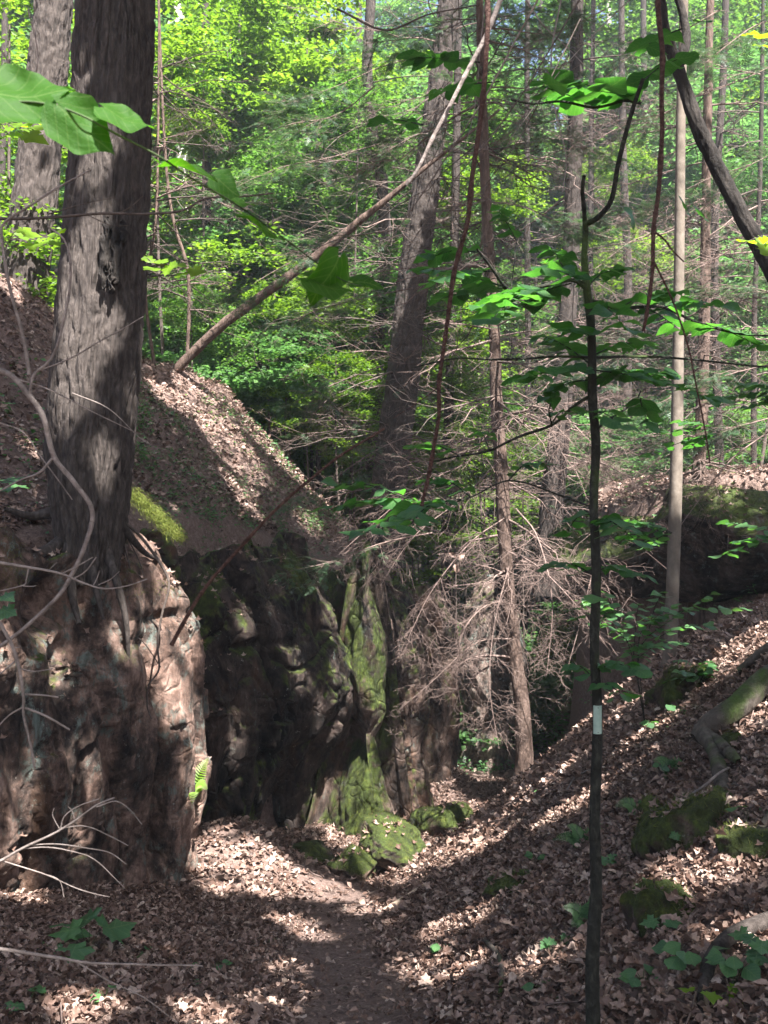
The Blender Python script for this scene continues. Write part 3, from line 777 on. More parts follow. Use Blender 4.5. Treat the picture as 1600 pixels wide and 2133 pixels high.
for o_ in ROCKS:
    if o_.name.startswith(('mossy_rock', 'boulder')):
        q_ = ORIGIN[o_.name]
        cand += [(q_[0] + rgl.normal(0, .16), q_[1] + rgl.normal(0, .16), q_[2] + 2) for _ in range(34)]
for (x, y, tp) in cand:
    h = drop(x, y, tp)
    if h is None: continue
    pos_.append(np.array(h[0]) + (0, 0, 0.012)); u_ = unit(np.array(h[1]) + rgl.normal(0, 0.3, 3))
    R_.append(basis(rand_dirs(1, 0.3, rgl), u_[None])[0]); s_.append(rgl.uniform(0.05, 0.12))
if pos_: lit.add(*stamp(*DEADFAR2, np.array(pos_), np.array(R_), np.array(s_)))
lit.emit('leaf_litter', M['litter'], kind='stuff', smooth=False, label='brown dead leaves covering the ravine floor and both banks', cat='leaf litter')
# the nearest fallen leaves one by one
lm = [mesh_from('fallen_leaf', T[0], T[1], M['litter'], False) for T in (OAK, OAK2, MAPLE)]
pos, R, s = litter(1500, (-2.3, 2.6), (3.9, 7.0), OAK, 0.055, 0.10, 0.4, lift=0.035)
nk = 0
for i in range(len(pos)):
    p = pos[i]
    if abs(p[0]) > 0.39 * p[1] or p[2] < -0.52 * p[1]: continue
    place('fallen_leaf', lm[i % 3], p, R[i], s[i], ground)
    nk += 1
    if nk >= 280: break

# ------------------------------------------------------------------ trunks
def trunk_mesh(pts, radii, sides=24, rows=80, furrow=0.0, fx=9.0, fz=1.6, seed=0, flare=0.0, lump=0.06):
    p = resample(pts, rows)
    r = np.interp(np.linspace(0, 1, rows), np.linspace(0, 1, len(radii)), radii)
    T = unit(np.gradient(p, axis=0))
    A = unit(np.cross(T, np.array([0.05, 1.0, 0.03]))); B = np.cross(T, A)
    an = np.arange(sides) / sides * 2 * np.pi
    ca, sa = np.cos(an), np.sin(an)
    s = np.concatenate([[0], np.cumsum(np.linalg.norm(np.diff(p, axis=0), axis=1))])
    rm = np.mean(radii)
    q = np.stack([(ca * rm * fx)[None, :] * np.ones((rows, 1)), (sa * rm * fx)[None, :] * np.ones((rows, 1)), (s * fz)[:, None] * np.ones((1, sides))], -1)
    rad = r[:, None] * (1 + lump * fbm(q / fx * 2.5 + seed, seed, 3))
    if flare:
        w = np.exp(-s / (rm * 1.6))[:, None]
        rad = rad * (1 + flare * w * (1 + 0.45 * np.sin(5 * an + seed)[None, :]))
    if furrow:
        wq = q + 0.55 * np.stack([vn(q * 0.8, seed + 2), vn(q * 0.8, seed + 3), vn(q * 0.8, seed + 4) * 0.5], -1)
        n = np.abs(vn(wq, seed + 1)); n2 = np.abs(vn(wq * np.array([1.9, 1.9, 2.6]), seed + 6))
        ridge = sstep(0.0, 0.5, n) * 0.65 + sstep(0.0, 0.5, n2) * 0.35
        rad = rad + furrow * (ridge - 1) + furrow * 0.25 * vn(q * 4, seed + 9)
    V = p[:, None, :] + rad[..., None] * (A[:, None, :] * ca[None, :, None] + B[:, None, :] * sa[None, :, None])
    idx = np.arange(rows * sides).reshape(rows, sides)
    a = idx[:-1]; b = np.roll(a, -1, 1); d = idx[1:]; c = np.roll(d, -1, 1)
    return V.reshape(-1, 3), [np.stack([a, b, c, d], -1).reshape(-1, 4)]

def pxpath(pts, d=None):
    return np.array([P(q[0], q[1], q[2] if len(q) > 2 else d) for q in pts])

# branch systems -----------------------------------------------------
def grow(par, rad, m, ratio, ang, droop=0.15, k=5, jit=0.12, t0=0.15, flat=0.35, rng=RNG, rr=0.55):
    """m children from every polyline of par (N,k,3); returns polylines and radii"""
    N, kk, _ = par.shape
    L = np.linalg.norm(par[:, -1] - par[:, 0], axis=-1)
    t = np.sort(rng.uniform(t0, 0.98, (N, m)), 1) * (kk - 1)
    i = np.minimum(t.astype(int), kk - 2); f = (t - i)[..., None]
    n = np.arange(N)[:, None]
    base = par[n, i] * (1 - f) + par[n, i + 1] * f
    tan = unit(par[n, i + 1] - par[n, i])
    side = unit(np.cross(tan, np.array([0, 0, 1.0])) + 1e-6)
    sg = np.where((np.arange(m)[None, :] + rng.integers(0, 2, (N, 1))) % 2 == 0, 1.0, -1.0)[..., None]
    up = np.cross(side, tan)
    a = np.radians(rng.normal(ang, 10, (N, m)))[..., None]
    dirn = tan * np.cos(a) + (side * sg + up * rng.normal(0, flat, (N, m))[..., None]) * np.sin(a)
    dirn = unit(dirn)
    ln = (L[:, None] * ratio * (1.15 - 0.65 * t / (kk - 1)) * rng.uniform(0.6, 1.25, (N, m)))[..., None]
    u = np.linspace(0, 1, k)
    pts = base[:, :, None, :] + dirn[:, :, None, :] * ln[..., None, :] * u[None, None, :, None]
    pts[..., 2] -= droop * rng.uniform(-0.6, 1.6, (N, m, 1)) * ln * (u ** 2)[None, None, :]
    j = rng.normal(0, jit, (N, m, k, 3)) * ln[..., None] * (u * (1 - 0.3 * u))[None, None, :, None] * 0.6
    pts = pts + j
    r0 = (np.take_along_axis(rad, i, 1) * rr)
    rads = r0[..., None] * (1 - 0.82 * u)[None, None, :]
    return pts.reshape(-1, k, 3), rads.reshape(-1, k)

def spray_template(seed, n=9):
    """flat fan of short needle bearing shoots, about 1 long"""
    rng = np.random.default_rng(seed)
    V, F = [], []
    k = 0
    for i in range(n):
        x = (i + 0.5) / n
        for sg in (-1, 1):
            l = 0.36 * (1.1 - x) + 0.08
            a = sg * math.radians(52 + rng.normal(0, 8))
            d = np.array([math.cos(a), math.sin(a), rng.normal(0, 0.12)])
            w = np.array([-d[1], d[0], 0]) * 0.032
            b = np.array([x, 0, -0.10 * x * x])
            V += [b - w, b + w, b + d * l + w * 0.6 - (0, 0, 0.04), b + d * l - w * 0.6 - (0, 0, 0.04)]
            F.append((k, k + 1, k + 2, k + 3)); k += 4
    return np.array(V), [np.array(F)]
SPRAYS = [spray_template(i, 6) for i in range(3)]

def add_needles(acc, polys, per, size, rng=RNG):
    N, k, _ = polys.shape
    sel = np.repeat(np.arange(N), per)
    t = rng.uniform(0.1, 1.0, len(sel)) * (k - 1); i = np.minimum(t.astype(int), k - 2); f = (t - i)[:, None]
    b = polys[sel, i] * (1 - f) + polys[sel, i + 1] * f
    tan = unit(polys[sel, i + 1] - polys[sel, i])
    d = unit(tan + rng.normal(0, 0.45, tan.shape) * np.array([1, 1, 0.35]))
    R = basis(d, unit(np.array([0, 0, 1.0]) + rng.normal(0, 0.25, tan.shape)))
    s = rng.uniform(0.7, 1.3, len(sel)) * size
    part = rng.integers(0, 3, len(sel))
    for q in range(3):
        m = part == q
        if m.any(): acc.add(*stamp(*SPRAYS[q], b[m], R[m], s[m]))

def whorls(pts, radii, z0, z1, n, length, pitch=-5, rng=RNG, bias=None, k=7, droop=0.12, r0=0.02):
    """branches leaving a trunk between two heights"""
    p = resample(pts, 60)
    zz = p[:, 2]; o = np.argsort(zz)
    z = rng.uniform(z0, z1, n)
    b = np.column_stack([np.interp(z, zz[o], p[o, 0]), np.interp(z, zz[o], p[o, 1]), z])
    a = rng.uniform(0, 2 * np.pi, n)
    if bias is not None: a = np.radians(rng.uniform(bias[0], bias[1], n))
    pt = np.radians(rng.normal(pitch, 14, n))
    d = np.stack([np.cos(a) * np.cos(pt), np.sin(a) * np.cos(pt), np.sin(pt)], -1)
    L = rng.uniform(0.55, 1.2, n) * length
    u = np.linspace(0, 1, k)
    q = b[:, None, :] + d[:, None, :] * (L[:, None] * u[None, :])[..., None]
    q[..., 2] -= droop * L[:, None] * (u ** 2)[None]
    q = q + rng.normal(0, 0.035, q.shape) * L[:, None, None] * u[None, :, None]
    r = (rng.uniform(0.6, 1.2, n) * r0)[:, None] * (1 - 0.8 * u)[None]
    return q, r

TREES = 'trees standing in the ravine'
def tree(label, pts, radii, mat, name='tree', group=None, sides=20, rows=60, furrow=0.0, fx=9, fz=1.6, flare=0.25, seed=1, base=None, partname='trunk', lump=0.06, cat='tree'):
    b = np.asarray(pts[0] if base is None else base, float)
    t = thing(name, label, cat, b, group)
    V, F = trunk_mesh(pts, radii, sides, rows, furrow, fx, fz, seed, flare, lump)
    emit(partname, V, F, mat, t)
    return t

# big leaning tree on the cliff edge
b1 = P(185, 1195, 9.3)
T1p = np.array([P(185, 1215, 9.3), P(188, 1100, 9.3), P(186, 950, 9.3), P(198, 780, 9.3), P(212, 600, 9.3), P(226, 350, 9.3), P(240, 0, 9.3), P(252, -500, 9.4), P(262, -1100, 9.5), P(270, -1700, 9.6)])
T1 = tree('thick furrowed trunk leaning over the rock face at the left', T1p, [0.27, 0.34, 0.415, 0.42, 0.41, 0.385, 0.375, 0.36, 0.3, 0.22], M['bark_big'], 'tree', None, 340, 640, 0.042, 21, 2.4, 0.0, 3, lump=0.05)
# bracket of peeling bark / scar hanging on the trunk
def scar():
    a = Acc()
    for i, (px, py, w, h, t) in enumerate(((224, 510, 14, 58, 0.045), (240, 530, 13, 62, 0.035), (256, 482, 9, 24, 0.045), (232, 580, 10, 32, 0.035), (214, 545, 7, 58, 0.03))):
        c = P(px, py, 8.92 - 0.012 * i)
        n = 26; m = 14
        u = np.linspace(-1, 1, m); v = np.linspace(-1, 1, n)
        Vg, U = np.meshgrid(v, u, indexing='ij')
        shape = np.sqrt(np.clip(1 - Vg ** 4, 0, 1)) * (0.75 + 0.35 * vn(P3(Vg * 2.5, Vg * 0 + i), i))
        X = c[0] + U * w / FPX * 8.9 * shape + 0.02 * vn(P3(Vg * 3, U), 4 + i)
        Z = c[2] + Vg * h / FPX * 8.9
        Y = c[1] - t * (1 - U ** 2) * (0.6 + 0.4 * shape) + 0.02 * vn(P3(U * 3, Vg * 5), 6 + i)
        Vv = np.stack([X, Y, Z], -1).reshape(-1, 3)
        idx = np.arange(n * m).reshape(n, m)
        F = np.stack([idx[:-1, :-1], idx[:-1, 1:], idx[1:, 1:], idx[1:, :-1]], -1).reshape(-1, 4)
        # closed back: solid flap, not a sheet
        Vb = Vv + np.array([0, 0.035, 0])
        a.add(np.vstack([Vv, Vb]), [F, F[:, ::-1] + n * m])
    a.emit('torn_bark', M['bark_dk2'], T1, label='torn dark flap of bark hanging on the trunk')
scar()
# roots gripping the cliff edge
for pts, r in (([(160, 1150, 9.2), (150, 1230, 9.0), (165, 1300, 8.85)], 0.06), ([(215, 1120, 9.2), (240, 1200, 9.05), (262, 1290, 9.1), (268, 1370, 9.2)], 0.05),
               ([(235, 1060, 9.2), (262, 1105, 9.3), (300, 1150, 9.6), (330, 1165, 9.8)], 0.05), ([(140, 1120, 9.2), (90, 1150, 8.9), (20, 1160, 8.5), (-60, 1150, 8)], 0.07),
               ([(190, 1170, 9.1), (200, 1225, 8.95), (215, 1290, 8.95)], 0.045), ([(130, 1060, 9.3), (70, 1075, 9.2), (10, 1060, 9.0)], 0.06)):
    p = resample(pxpath(pts), 16); rr = np.linspace(r, r * 0.35, 16)
    V, F = tubes(p, rr, 8)
    emit('root', V, F, M['bark_big'], T1)

# second trunk, far left
T2p = pxpath([(38, 760, 15.5), (50, 600, 15.5), (72, 420, 15.5), (95, 200, 15.5), (112, 0, 15.5), (128, -300, 15.6), (140, -800, 15.8)])
T2 = tree('rough dark trunk behind the thick leaning one, far left', T2p, [0.44, 0.38, 0.36, 0.33, 0.3, 0.27, 0.2], M['bark_big'], 'tree', None, 120, 260, 0.04, 14, 3.5, 0.1, 8)
# central trunk
T3p = pxpath([(800, 1180, 20), (812, 1000, 20), (838, 800, 20), (852, 660, 20), (868, 520, 20), (885, 400, 20), (915, 180, 20), (935, 0, 20), (955, -250, 20), (980, -700, 20)])
T3 = tree('tall rough trunk leaning right, largest one in the middle distance', T3p, [0.42, 0.37, 0.35, 0.33, 0.31, 0.29, 0.25, 0.22, 0.19, 0.13], M['bark_mid'], 'tree', None, 110, 300, 0.045, 11, 3, 0.1, 12)
T4p = pxpath([(775, 1000, 23), (782, 860, 23), (790, 700, 23), (802, 520, 23), (795, 380, 23), (775, 270, 23), (765, 130, 23), (772, 0, 23), (778, -400, 23)])
T4 = tree('crooked slender grey trunk left of the largest middle trunk', T4p, [0.17, 0.165, 0.16, 0.155, 0.15, 0.14, 0.13, 0.12, 0.09], M['bark_mid'], 'tree', None, 24, 90, 0.015, 12, 2, 0.1, 15)
T6p = pxpath([(1085, 1680, 13), (1092, 1600, 13), (1088, 1480, 13), (1068, 1330, 13), (1055, 1180, 13), (1045, 1000, 13), (1035, 850, 13), (1030, 690, 13), (1018, 520, 13), (1008, 300, 13.1), (1000, 50, 13.2), (990, -400, 13.4)])
T6 = tree('crooked reddish trunk rising from the foot of the right bank among dead twigs', T6p, [0.15, 0.125, 0.11, 0.1, 0.1, 0.095, 0.085, 0.08, 0.075, 0.065, 0.055, 0.04], M['bark_red'], 'tree', None, 40, 220, 0.014, 16, 3, 0.45, 19)
T7p = pxpath([(1140, 1240, 20), (1150, 1050, 20), (1165, 900, 20), (1180, 700, 20), (1192, 450, 20), (1200, 200, 20), (1202, 0, 20), (1210, -500, 20)])
T7 = tree('brown rough trunk behind the blazed sapling', T7p, [0.28, 0.25, 0.22, 0.19, 0.17, 0.15, 0.13, 0.09], M['bark_mid'], 'tree', None, 44, 160, 0.02, 12, 2, 0.2, 23)
g8 = ground_hit(1392, 1385)
d8 = g8[1]
T8p = np.vstack([g8 - (0, 0, 0.15), pxpath([(1397, 1330), (1402, 1200), (1407, 1050), (1410, 900), (1413, 700), (1416, 450), (1419, 200), (1425, 0), (1434, -500)], d8)])
T8 = tree('pale smooth straight trunk on the right bank', T8p, np.array([30, 26, 24, 23, 22, 21, 19.5, 17.5, 16, 13]) * 1.08 / FPX * d8 / 2 * 1.0, M['bark_pale'], 'tree', None, 32, 160, 0.0, 12, 2, 0.2, 27, lump=0.1)
g9 = ground_hit(1450, 1300)
T9p = np.vstack([g9 - (0, 0, 0.15), pxpath([(1452, 1150), (1455, 1000), (1462, 850), (1468, 650), (1470, 480), (1475, 200), (1480, 0), (1490, -500)], g9[1])])
T9 = tree('reddish rough trunk just right of the pale smooth one', T9p, [0.13, 0.11, 0.105, 0.095, 0.09, 0.08, 0.07, 0.06, 0.04], M['bark_red'], 'tree', None, 32, 160, 0.015, 14, 2.5, 0.2, 31)
# dark curved trunk at upper right, nearer
T10p = np.array([P(1790, 1180, 7.2), P(1730, 900, 7.1), P(1650, 660, 7.0), P(1585, 520, 7.0), P(1535, 430, 7), P(1480, 320, 7), P(1445, 240, 7), P(1412, 140, 7), P(1385, 60, 7), P(1372, -60, 7), P(1360, -350, 7)])
T10p = np.vstack([[T10p[0][0] + 0.15, 7.3, gz(T10p[0][0] + 0.15, 7.3) - 0.1], T10p[0:]])
T10 = tree('dark curving trunk that arches in from the right edge at the top', T10p, [0.075, 0.072, 0.07, 0.065, 0.062, 0.06, 0.058, 0.055, 0.045, 0.04, 0.036, 0.028], M['bark_dk2'], 'tree', None, 36, 260, 0.01, 24, 4, 0.2, 37, lump=0.12)
p = resample(pxpath([(1418, 130, 7), (1430, 80, 7.05), (1420, 20, 7.1), (1395, -60, 7.1), (1400, -200, 7.2)]), 20)
emit('branch', *tubes(p, np.linspace(0.036, 0.02, 20), 10), M['bark_dk2'], T10)
# leaning dead trunk
T5p = pxpath([(325, 812, 17.4), (400, 736, 17.3), (460, 680, 17.2), (540, 620, 17.1), (650, 540, 17), (740, 468, 16.9), (820, 403, 16.8), (900, 338, 16.7), (1040, 230, 16.6)])
T5 = tree('dead brown trunk leaning diagonally across the middle', T5p, [0.085, 0.09, 0.088, 0.084, 0.078, 0.07, 0.056, 0.04, 0.02], M['bark_red'], 'leaning_trunk', None, 24, 120, 0.012, 16, 2, 0, 41, cat='fallen tree')

# slender background trunks
BG = 'slender trunks in the forest behind the ravine'
far_trunks = [(380, 320, 30, 372, -50, 26, 'bark_birch', 'white barked trunk standing behind the thick leaning one, top left'),
  (440, 800, 26, 430, 300, 22, 'bark_mid', 'short dark trunk on the crest of the left bank'),
  (385, 800, 19, 345, 330, 8, 'bark_red', 'thin brown stem on the left bank just right of the thick trunk'),
  (325, 840, 17, 328, 380, 7, 'bark_red', 'thin upright stem rising beside the thick trunk'),
  (655, 760, 30, 660, 380, 10, 'bark_mid', None), (700, 700, 38, 705, 250, 14, 'bark_mid', None), (560, 640, 44, 556, 100, 16, 'bark_mid', None),
  (930, 1000, 24, 948, 450, 22, 'bark_mid', 'grey trunk directly right of the largest middle trunk'),
  (1215, 1010, 28, 1232, 300, 14, 'bark_mid', None), (1300, 1000, 27, 1296, 200, 18, 'bark_mid', None), (1345, 900, 33, 1340, 0, 15, 'bark_mid', None),
  (1500, 1000, 22, 1512, 0, 17, 'bark_mid', 'straight brown trunk on the terrace right of the two paired trunks'),
  (1570, 980, 20, 1585, 300, 12, 'bark_mid', None), (505, 720, 30, 500, 260, 9, 'bark_mid', None), (600, 760, 36, 612, 300, 12, 'bark_mid', None),
  (1090, 1010, 30, 1098, 200, 14, 'bark_mid', None), (1010, 1000, 34, 1000, 350, 12, 'bark_mid', None), (20, 700, 24, 10, 0, 16, 'bark_mid', None),
  (340, 700, 34, 352, 0, 14, 'bark_mid', None), (405, 640, 40, 415, 0, 16, 'bark_birch', None), (1130, 700, 44, 1128, 0, 16, 'bark_mid', None), (745, 760, 46, 748, 0, 14, 'bark_mid', None),
  (1545, 900, 38, 1530, -50, 16, 'bark_mid', None), (1260, 1000, 40, 1268, 100, 12, 'bark_birch', None)]
thin_trees = []
for i, (bx, by, d, tx, ty, w, mt, lab) in enumerate(far_trunks):
    top = P(tx, ty, d); top2 = P(tx + (tx - bx) * 0.8, ty - 900, d)
    gx_, gy_ = (bx - 800) / FPX * d, d
    bot = np.array([gx_, gy_, gz(gx_, gy_) - 0.2])
    mid = 0.5 * (bot + top) + np.array([RNG.normal(0, 0.12), 0, 0])
    r = w / FPX * d / 2
    t = tree(lab or 'slender trunk among the bright green foliage of the background', np.array([bot, mid, top, top2]), [r * 1.15, r, r * 0.85, r * 0.45], M[mt], 'tree', None if lab else BG, 12, 40, 0.008, 12, 2, 0.2, 50 + i)
    thin_trees.append((t, np.array([bot, mid, top, top2]), r))

# ------------------------------------------------------------------ branches with dead twigs and hemlock sprays
def branchwork(t, pts, radii, z0, z1, n, length, dead=0.5, twigs=(6, 5, 3), needle_per=2, needle_size=0.16, nk=0.8, r0=0.018, bias=None, pitch=-5, droop=0.12, seed=0, mat='twig', live_mat='twig_dark', live_z=None, rnd=None, tr=0.62):
    rng = np.random.default_rng(seed)
    q, r = whorls(pts, radii, z0, z1, n, length, pitch, rng, bias, 7, droop, r0)
    isdead = rng.uniform(0, 1, n) < dead
    if live_z is not None: isdead |= q[:, 0, 2] < live_z
    for flag, m_ in ((True, mat), (False, live_mat)):
        sel = isdead == flag
        if not sel.any(): continue
        Q, Rr = q[sel], r[sel]
        a = Acc(); nd = Acc()
        a.add(*tubes(Q, Rr, 4))
        c1, r1 = grow(Q, Rr, twigs[0], 0.55, 48, 0.12, 5, 0.16, 0.1, 0.45, rng, tr)
        a.add(*tubes(c1, np.maximum(r1, 0.0022), 3))
        c2, r2 = grow(c1, r1, twigs[1], 0.55, 45, 0.14 if flag else 0.08, 4, 0.2, 0.1, 0.6, rng, tr)
        a.add(*tubes(c2, np.maximum(r2, 0.0017), 3))
        if flag and twigs[2]:
            c3, r3 = grow(c2, r2, twigs[2], 0.55, 45, 0.2, 3, 0.2, 0.1, 0.8, rng, tr)
            a.add(*tubes(c3, np.maximum(r3, 0.0013), 3))
        a.emit('dead_branches' if flag else 'leafy_branches', M[m_], t, kind='stuff')
        if not flag:
            add_needles(nd, c1[rng.uniform(0, 1, len(c1)) < nk], needle_per, needle_size * 1.2, rng)
            add_needles(nd, c2[rng.uniform(0, 1, len(c2)) < nk], needle_per, needle_size, rng)
            nd.emit('needles', M['needle'], t, kind='stuff', smooth=False)

branchwork(T3, T3p, None, -1.0, 4.0, 34, 2.6, 0.55, (7, 5, 2), 3, 0.20, 0.022, seed=1)
branchwork(T3, T3p, None, 4.0, 10.5, 40, 3.0, 0.15, (7, 4, 2), 3, 0.22, 0.024, seed=2)
branchwork(T4, T4p, None, 2.0, 11, 40, 2.8, 0.15, (7, 4, 2), 3, 0.22, 0.022, seed=3)
branchwork(T6, T6p, None, -2.6, 1.2, 26, 1.2, 0.95, (6, 4, 3), 2, 0.13, 0.012, seed=4, droop=0.3)
branchwork(T6, T6p, None, 1.2, 6.5, 40, 1.7, 0.45, (7, 5, 2), 2, 0.14, 0.013, seed=5)
branchwork(T7, T7p, None, -0.8, 4.0, 50, 2.2, 0.9, (7, 5, 2), 2, 0.18, 0.018, seed=6)
branchwork(T7, T7p, None, 3.5, 10, 44, 2.8, 0.15, (7, 4, 2), 2, 0.2, 0.02, seed=7)
branchwork(T9, T9p, None, 0.5, 6.5, 44, 1.7, 0.5, (7, 5, 2), 2, 0.15, 0.014, seed=8)
branchwork(T9, T9p, None, -1.0, 1.0, 12, 1.1, 1.0, (6, 4, 2), 2, 0.15, 0.011, seed=9)
for j, k in ((1, 10), (2, 11), (3, 12), (7, 13), (8, 14), (9, 15), (11, 16), (12, 17), (4, 18), (13, 19), (15, 28), (16, 29)):
    t, pp, r = thin_trees[j]
    z0 = pp[0][2] + 1.5; z1 = pp[2][2] + 2
    branchwork(t, pp, None, max(z0, -1.5), z1, 30, 1.9 if pp[0][1] < 25 else 2.6, 0.25 if pp[0][0] < 1 else 0.35, (6, 4, 1), 2, 0.2, 0.016, seed=k)
# low tangle: dead hemlock branches hanging over the ravine in the sun
def snag(label, base, tips, r0, seed, mat='twig', name='dead_branch', group='dead twiggy branches over the ravine', tw=(9, 6, 4), droop=0.3, ratio=0.5, sides=6):
    rng = np.random.default_rng(seed)
    t = thing(name, label, 'dead branch', base[0], group)
    p = resample(np.array(base), 14)
    r = np.linspace(r0, r0 * 0.3, 14)
    emit('stem', *tubes(p, r, sides), M[mat], t)
    a = Acc()
    Q = p[None]; Rr = r[None]
    c1, r1 = grow(Q, Rr, tips, ratio, 50, droop, 6, 0.14, 0.12, 0.6, rng, 0.65)
    a.add(*tubes(c1, np.maximum(r1 * 0.8, 0.0018), 3))
    c2, r2 = grow(c1, r1, tw[0], 0.5, 46, droop, 5, 0.18, 0.1, 0.8, rng, 0.65)
    a.add(*tubes(c2, np.maximum(r2, 0.0016), 3))
    c3, r3 = grow(c2, r2, tw[1], 0.5, 45, droop, 4, 0.2, 0.1, 0.8, rng, 0.65)
    a.add(*tubes(c3, np.maximum(r3, 0.0013), 3))
    a.emit('twigs', M[mat], t, kind='stuff')
    return t
snag('bushy sunlit dead branch filling the gap right of the crooked trunk', pxpath([(1075, 1060, 12.6), (1120, 1120, 12.2), (1150, 1250, 11.9), (1140, 1400, 11.8)]), 15, 0.013, 101, tw=(6, 5, 3), droop=0.15, ratio=0.42)
snag('drooping dead branch left of the crooked trunk over the rock ribs', pxpath([(1050, 1080, 12.8), (980, 1130, 12.4), (900, 1230, 12.2), (850, 1330, 12.1)]), 20, 0.010, 102, tw=(6, 5, 3), droop=0.3, ratio=0.4)
snag('fan of dead twigs in front of the rock ribs, lower one', pxpath([(1065, 1330, 12.7), (990, 1340, 12.3), (900, 1420, 12.1), (830, 1480, 12)]), 17, 0.009, 103, tw=(6, 5, 3), droop=0.35, ratio=0.4)
snag('dead branch arching down to the leafy slope beside the crooked trunk', pxpath([(1060, 1180, 12.6), (1030, 1300, 12.2), (1020, 1430, 12.0), (1040, 1560, 11.9)]), 14, 0.010, 104, tw=(6, 5, 3), droop=0.2, ratio=0.35)
snag('dead branch tangle behind the sapling, against the dark bank', pxpath([(1230, 1040, 13.5), (1240, 1150, 13), (1210, 1290, 12.6), (1180, 1400, 12.4)]), 18, 0.011, 105, tw=(7, 5, 3), droop=0.2, ratio=0.42)
snag('dead twig spray above the crest of the left bank', pxpath([(640, 800, 15.5), (700, 850, 15.2), (740, 930, 15), (820, 980, 14.8)]), 18, 0.011, 106, tw=(7, 5, 3), droop=0.1, ratio=0.5)
snag('dead twigs crossing above the dark overhang', pxpath([(980, 960, 14), (880, 1010, 13.6), (790, 1080, 13.2), (700, 1160, 13)]), 20, 0.010, 107, tw=(7, 5, 3), droop=0.2, ratio=0.42)
snag('dead twigs on the upper terrace at right', pxpath([(1600, 900, 14), (1520, 960, 13.6), (1450, 1050, 13.4), (1400, 1120, 13.2)]), 14, 0.011, 108, tw=(7, 5, 3), droop=0.1, ratio=0.4)
snag('dead branches spread behind the dark curving trunk', pxpath([(1640, 480, 12), (1560, 500, 12), (1450, 560, 12), (1330, 600, 12)]), 22, 0.013, 109, tw=(7, 5, 3), droop=0.1, ratio=0.45)

snag('long loose dead branch hanging left over the mossy ribs', pxpath([(1040, 960, 12.8), (960, 1040, 12.4), (860, 1120, 12.3), (780, 1240, 12.2)]), 12, 0.010, 111, tw=(6, 4, 3), droop=0.5, ratio=0.4)
snag('dead twigs curling down in front of the farthest rock wall', pxpath([(1050, 1250, 12.5), (1000, 1270, 12), (960, 1330, 11.8), (950, 1440, 11.8)]), 10, 0.009, 112, tw=(5, 4, 3), droop=0.7, ratio=0.4)
snag('pale dead branch pointing right from the crooked trunk', pxpath([(1060, 1150, 12.7), (1120, 1180, 12.3), (1200, 1260, 12.0), (1280, 1370, 11.9)]), 14, 0.012, 113, tw=(6, 4, 3), droop=0.4, ratio=0.35)
snag('dead twig cloud right of the blazed sapling, upper', pxpath([(1480, 420, 13), (1400, 480, 12.6), (1320, 500, 12.4), (1240, 560, 12.2)]), 20, 0.011, 114, tw=(7, 5, 3), droop=0.3, ratio=0.42)
snag('dead twig cloud between the paired trunks and the right edge', pxpath([(1460, 700, 13), (1520, 640, 12.6), (1580, 620, 12.4), (1640, 640, 12.2)]), 18, 0.011, 115, tw=(7, 5, 3), droop=0.3, ratio=0.45)
snag('dead branches over the sunlit strip of the terrace', pxpath([(1170, 940, 15), (1240, 960, 14.6), (1320, 1000, 14.4), (1400, 1060, 14.3)]), 16, 0.011, 116, tw=(7, 5, 3), droop=0.3, ratio=0.4)
snag('dead twigs among the trunks at the top right', pxpath([(1480, 180, 13), (1400, 230, 12.8), (1300, 260, 12.6), (1180, 330, 12.4)]), 18, 0.010, 117, tw=(7, 5, 2), droop=0.2, ratio=0.42)
snag('dead branch crossing between the crooked trunk and the sapling', pxpath([(1030, 800, 13), (1100, 830, 12.6), (1170, 900, 12.4), (1230, 960, 12.3)]), 16, 0.010, 118, tw=(7, 5, 3), droop=0.3, ratio=0.4)
# green hemlock sprays over the ravine
def spray_branch(label, base, n, seed, size=0.13, ratio=0.4):
    rng = np.random.default_rng(seed)
    t = thing('hemlock_branch', label, 'branch', base[0], 'green hemlock branches over the ravine')
    p = resample(np.array(base), 12); r = np.linspace(0.011, 0.003, 12)
    emit('stem', *tubes(p, r, 5), M['twig'], t)
    a = Acc(); nd = Acc()
    c1, r1 = grow(p[None], r[None], n, ratio, 50, 0.15, 5, 0.1, 0.15, 0.3, rng)
    a.add(*tubes(c1, np.maximum(r1, 0.002), 3))
    c2, r2 = grow(c1, r1, 6, 0.5, 48, 0.1, 4, 0.1, 0.15, 0.3, rng)
    a.add(*tubes(c2, np.maximum(r2, 0.0015), 3))
    a.emit('twigs', M['twig'], t, kind='stuff')
    add_needles(nd, c2, 3, size, rng); add_needles(nd, c1, 3, size, rng)
    nd.emit('needles', M['needle'], t, kind='stuff', smooth=False)
spray_branch('feathery green branch reaching left over the dark overhang', pxpath([(900, 1110, 13), (800, 1130, 12.5), (690, 1170, 12.2), (600, 1190, 12)]), 16, 201, 0.10)
spray_branch('green branch at the crest of the left bank', pxpath([(800, 760, 16), (720, 790, 15.5), (650, 820, 15.2), (590, 850, 15)]), 14, 202, 0.13)
spray_branch('green branch over the far end of the left bank', pxpath([(870, 900, 15), (780, 940, 14.6), (690, 1000, 14.4), (620, 1040, 14.2)]), 12, 203, 0.11)
spray_branch('upper green branch crossing the bright forest', pxpath([(790, 300, 16), (680, 330, 15.6), (580, 350, 15.2), (470, 400, 15)]), 18, 204, 0.14)
spray_branch('wide green branch hanging left of the leaning dead trunk', pxpath([(820, 480, 15), (700, 500, 14.6), (580, 560, 14.2), (480, 620, 14)]), 18, 205, 0.14)
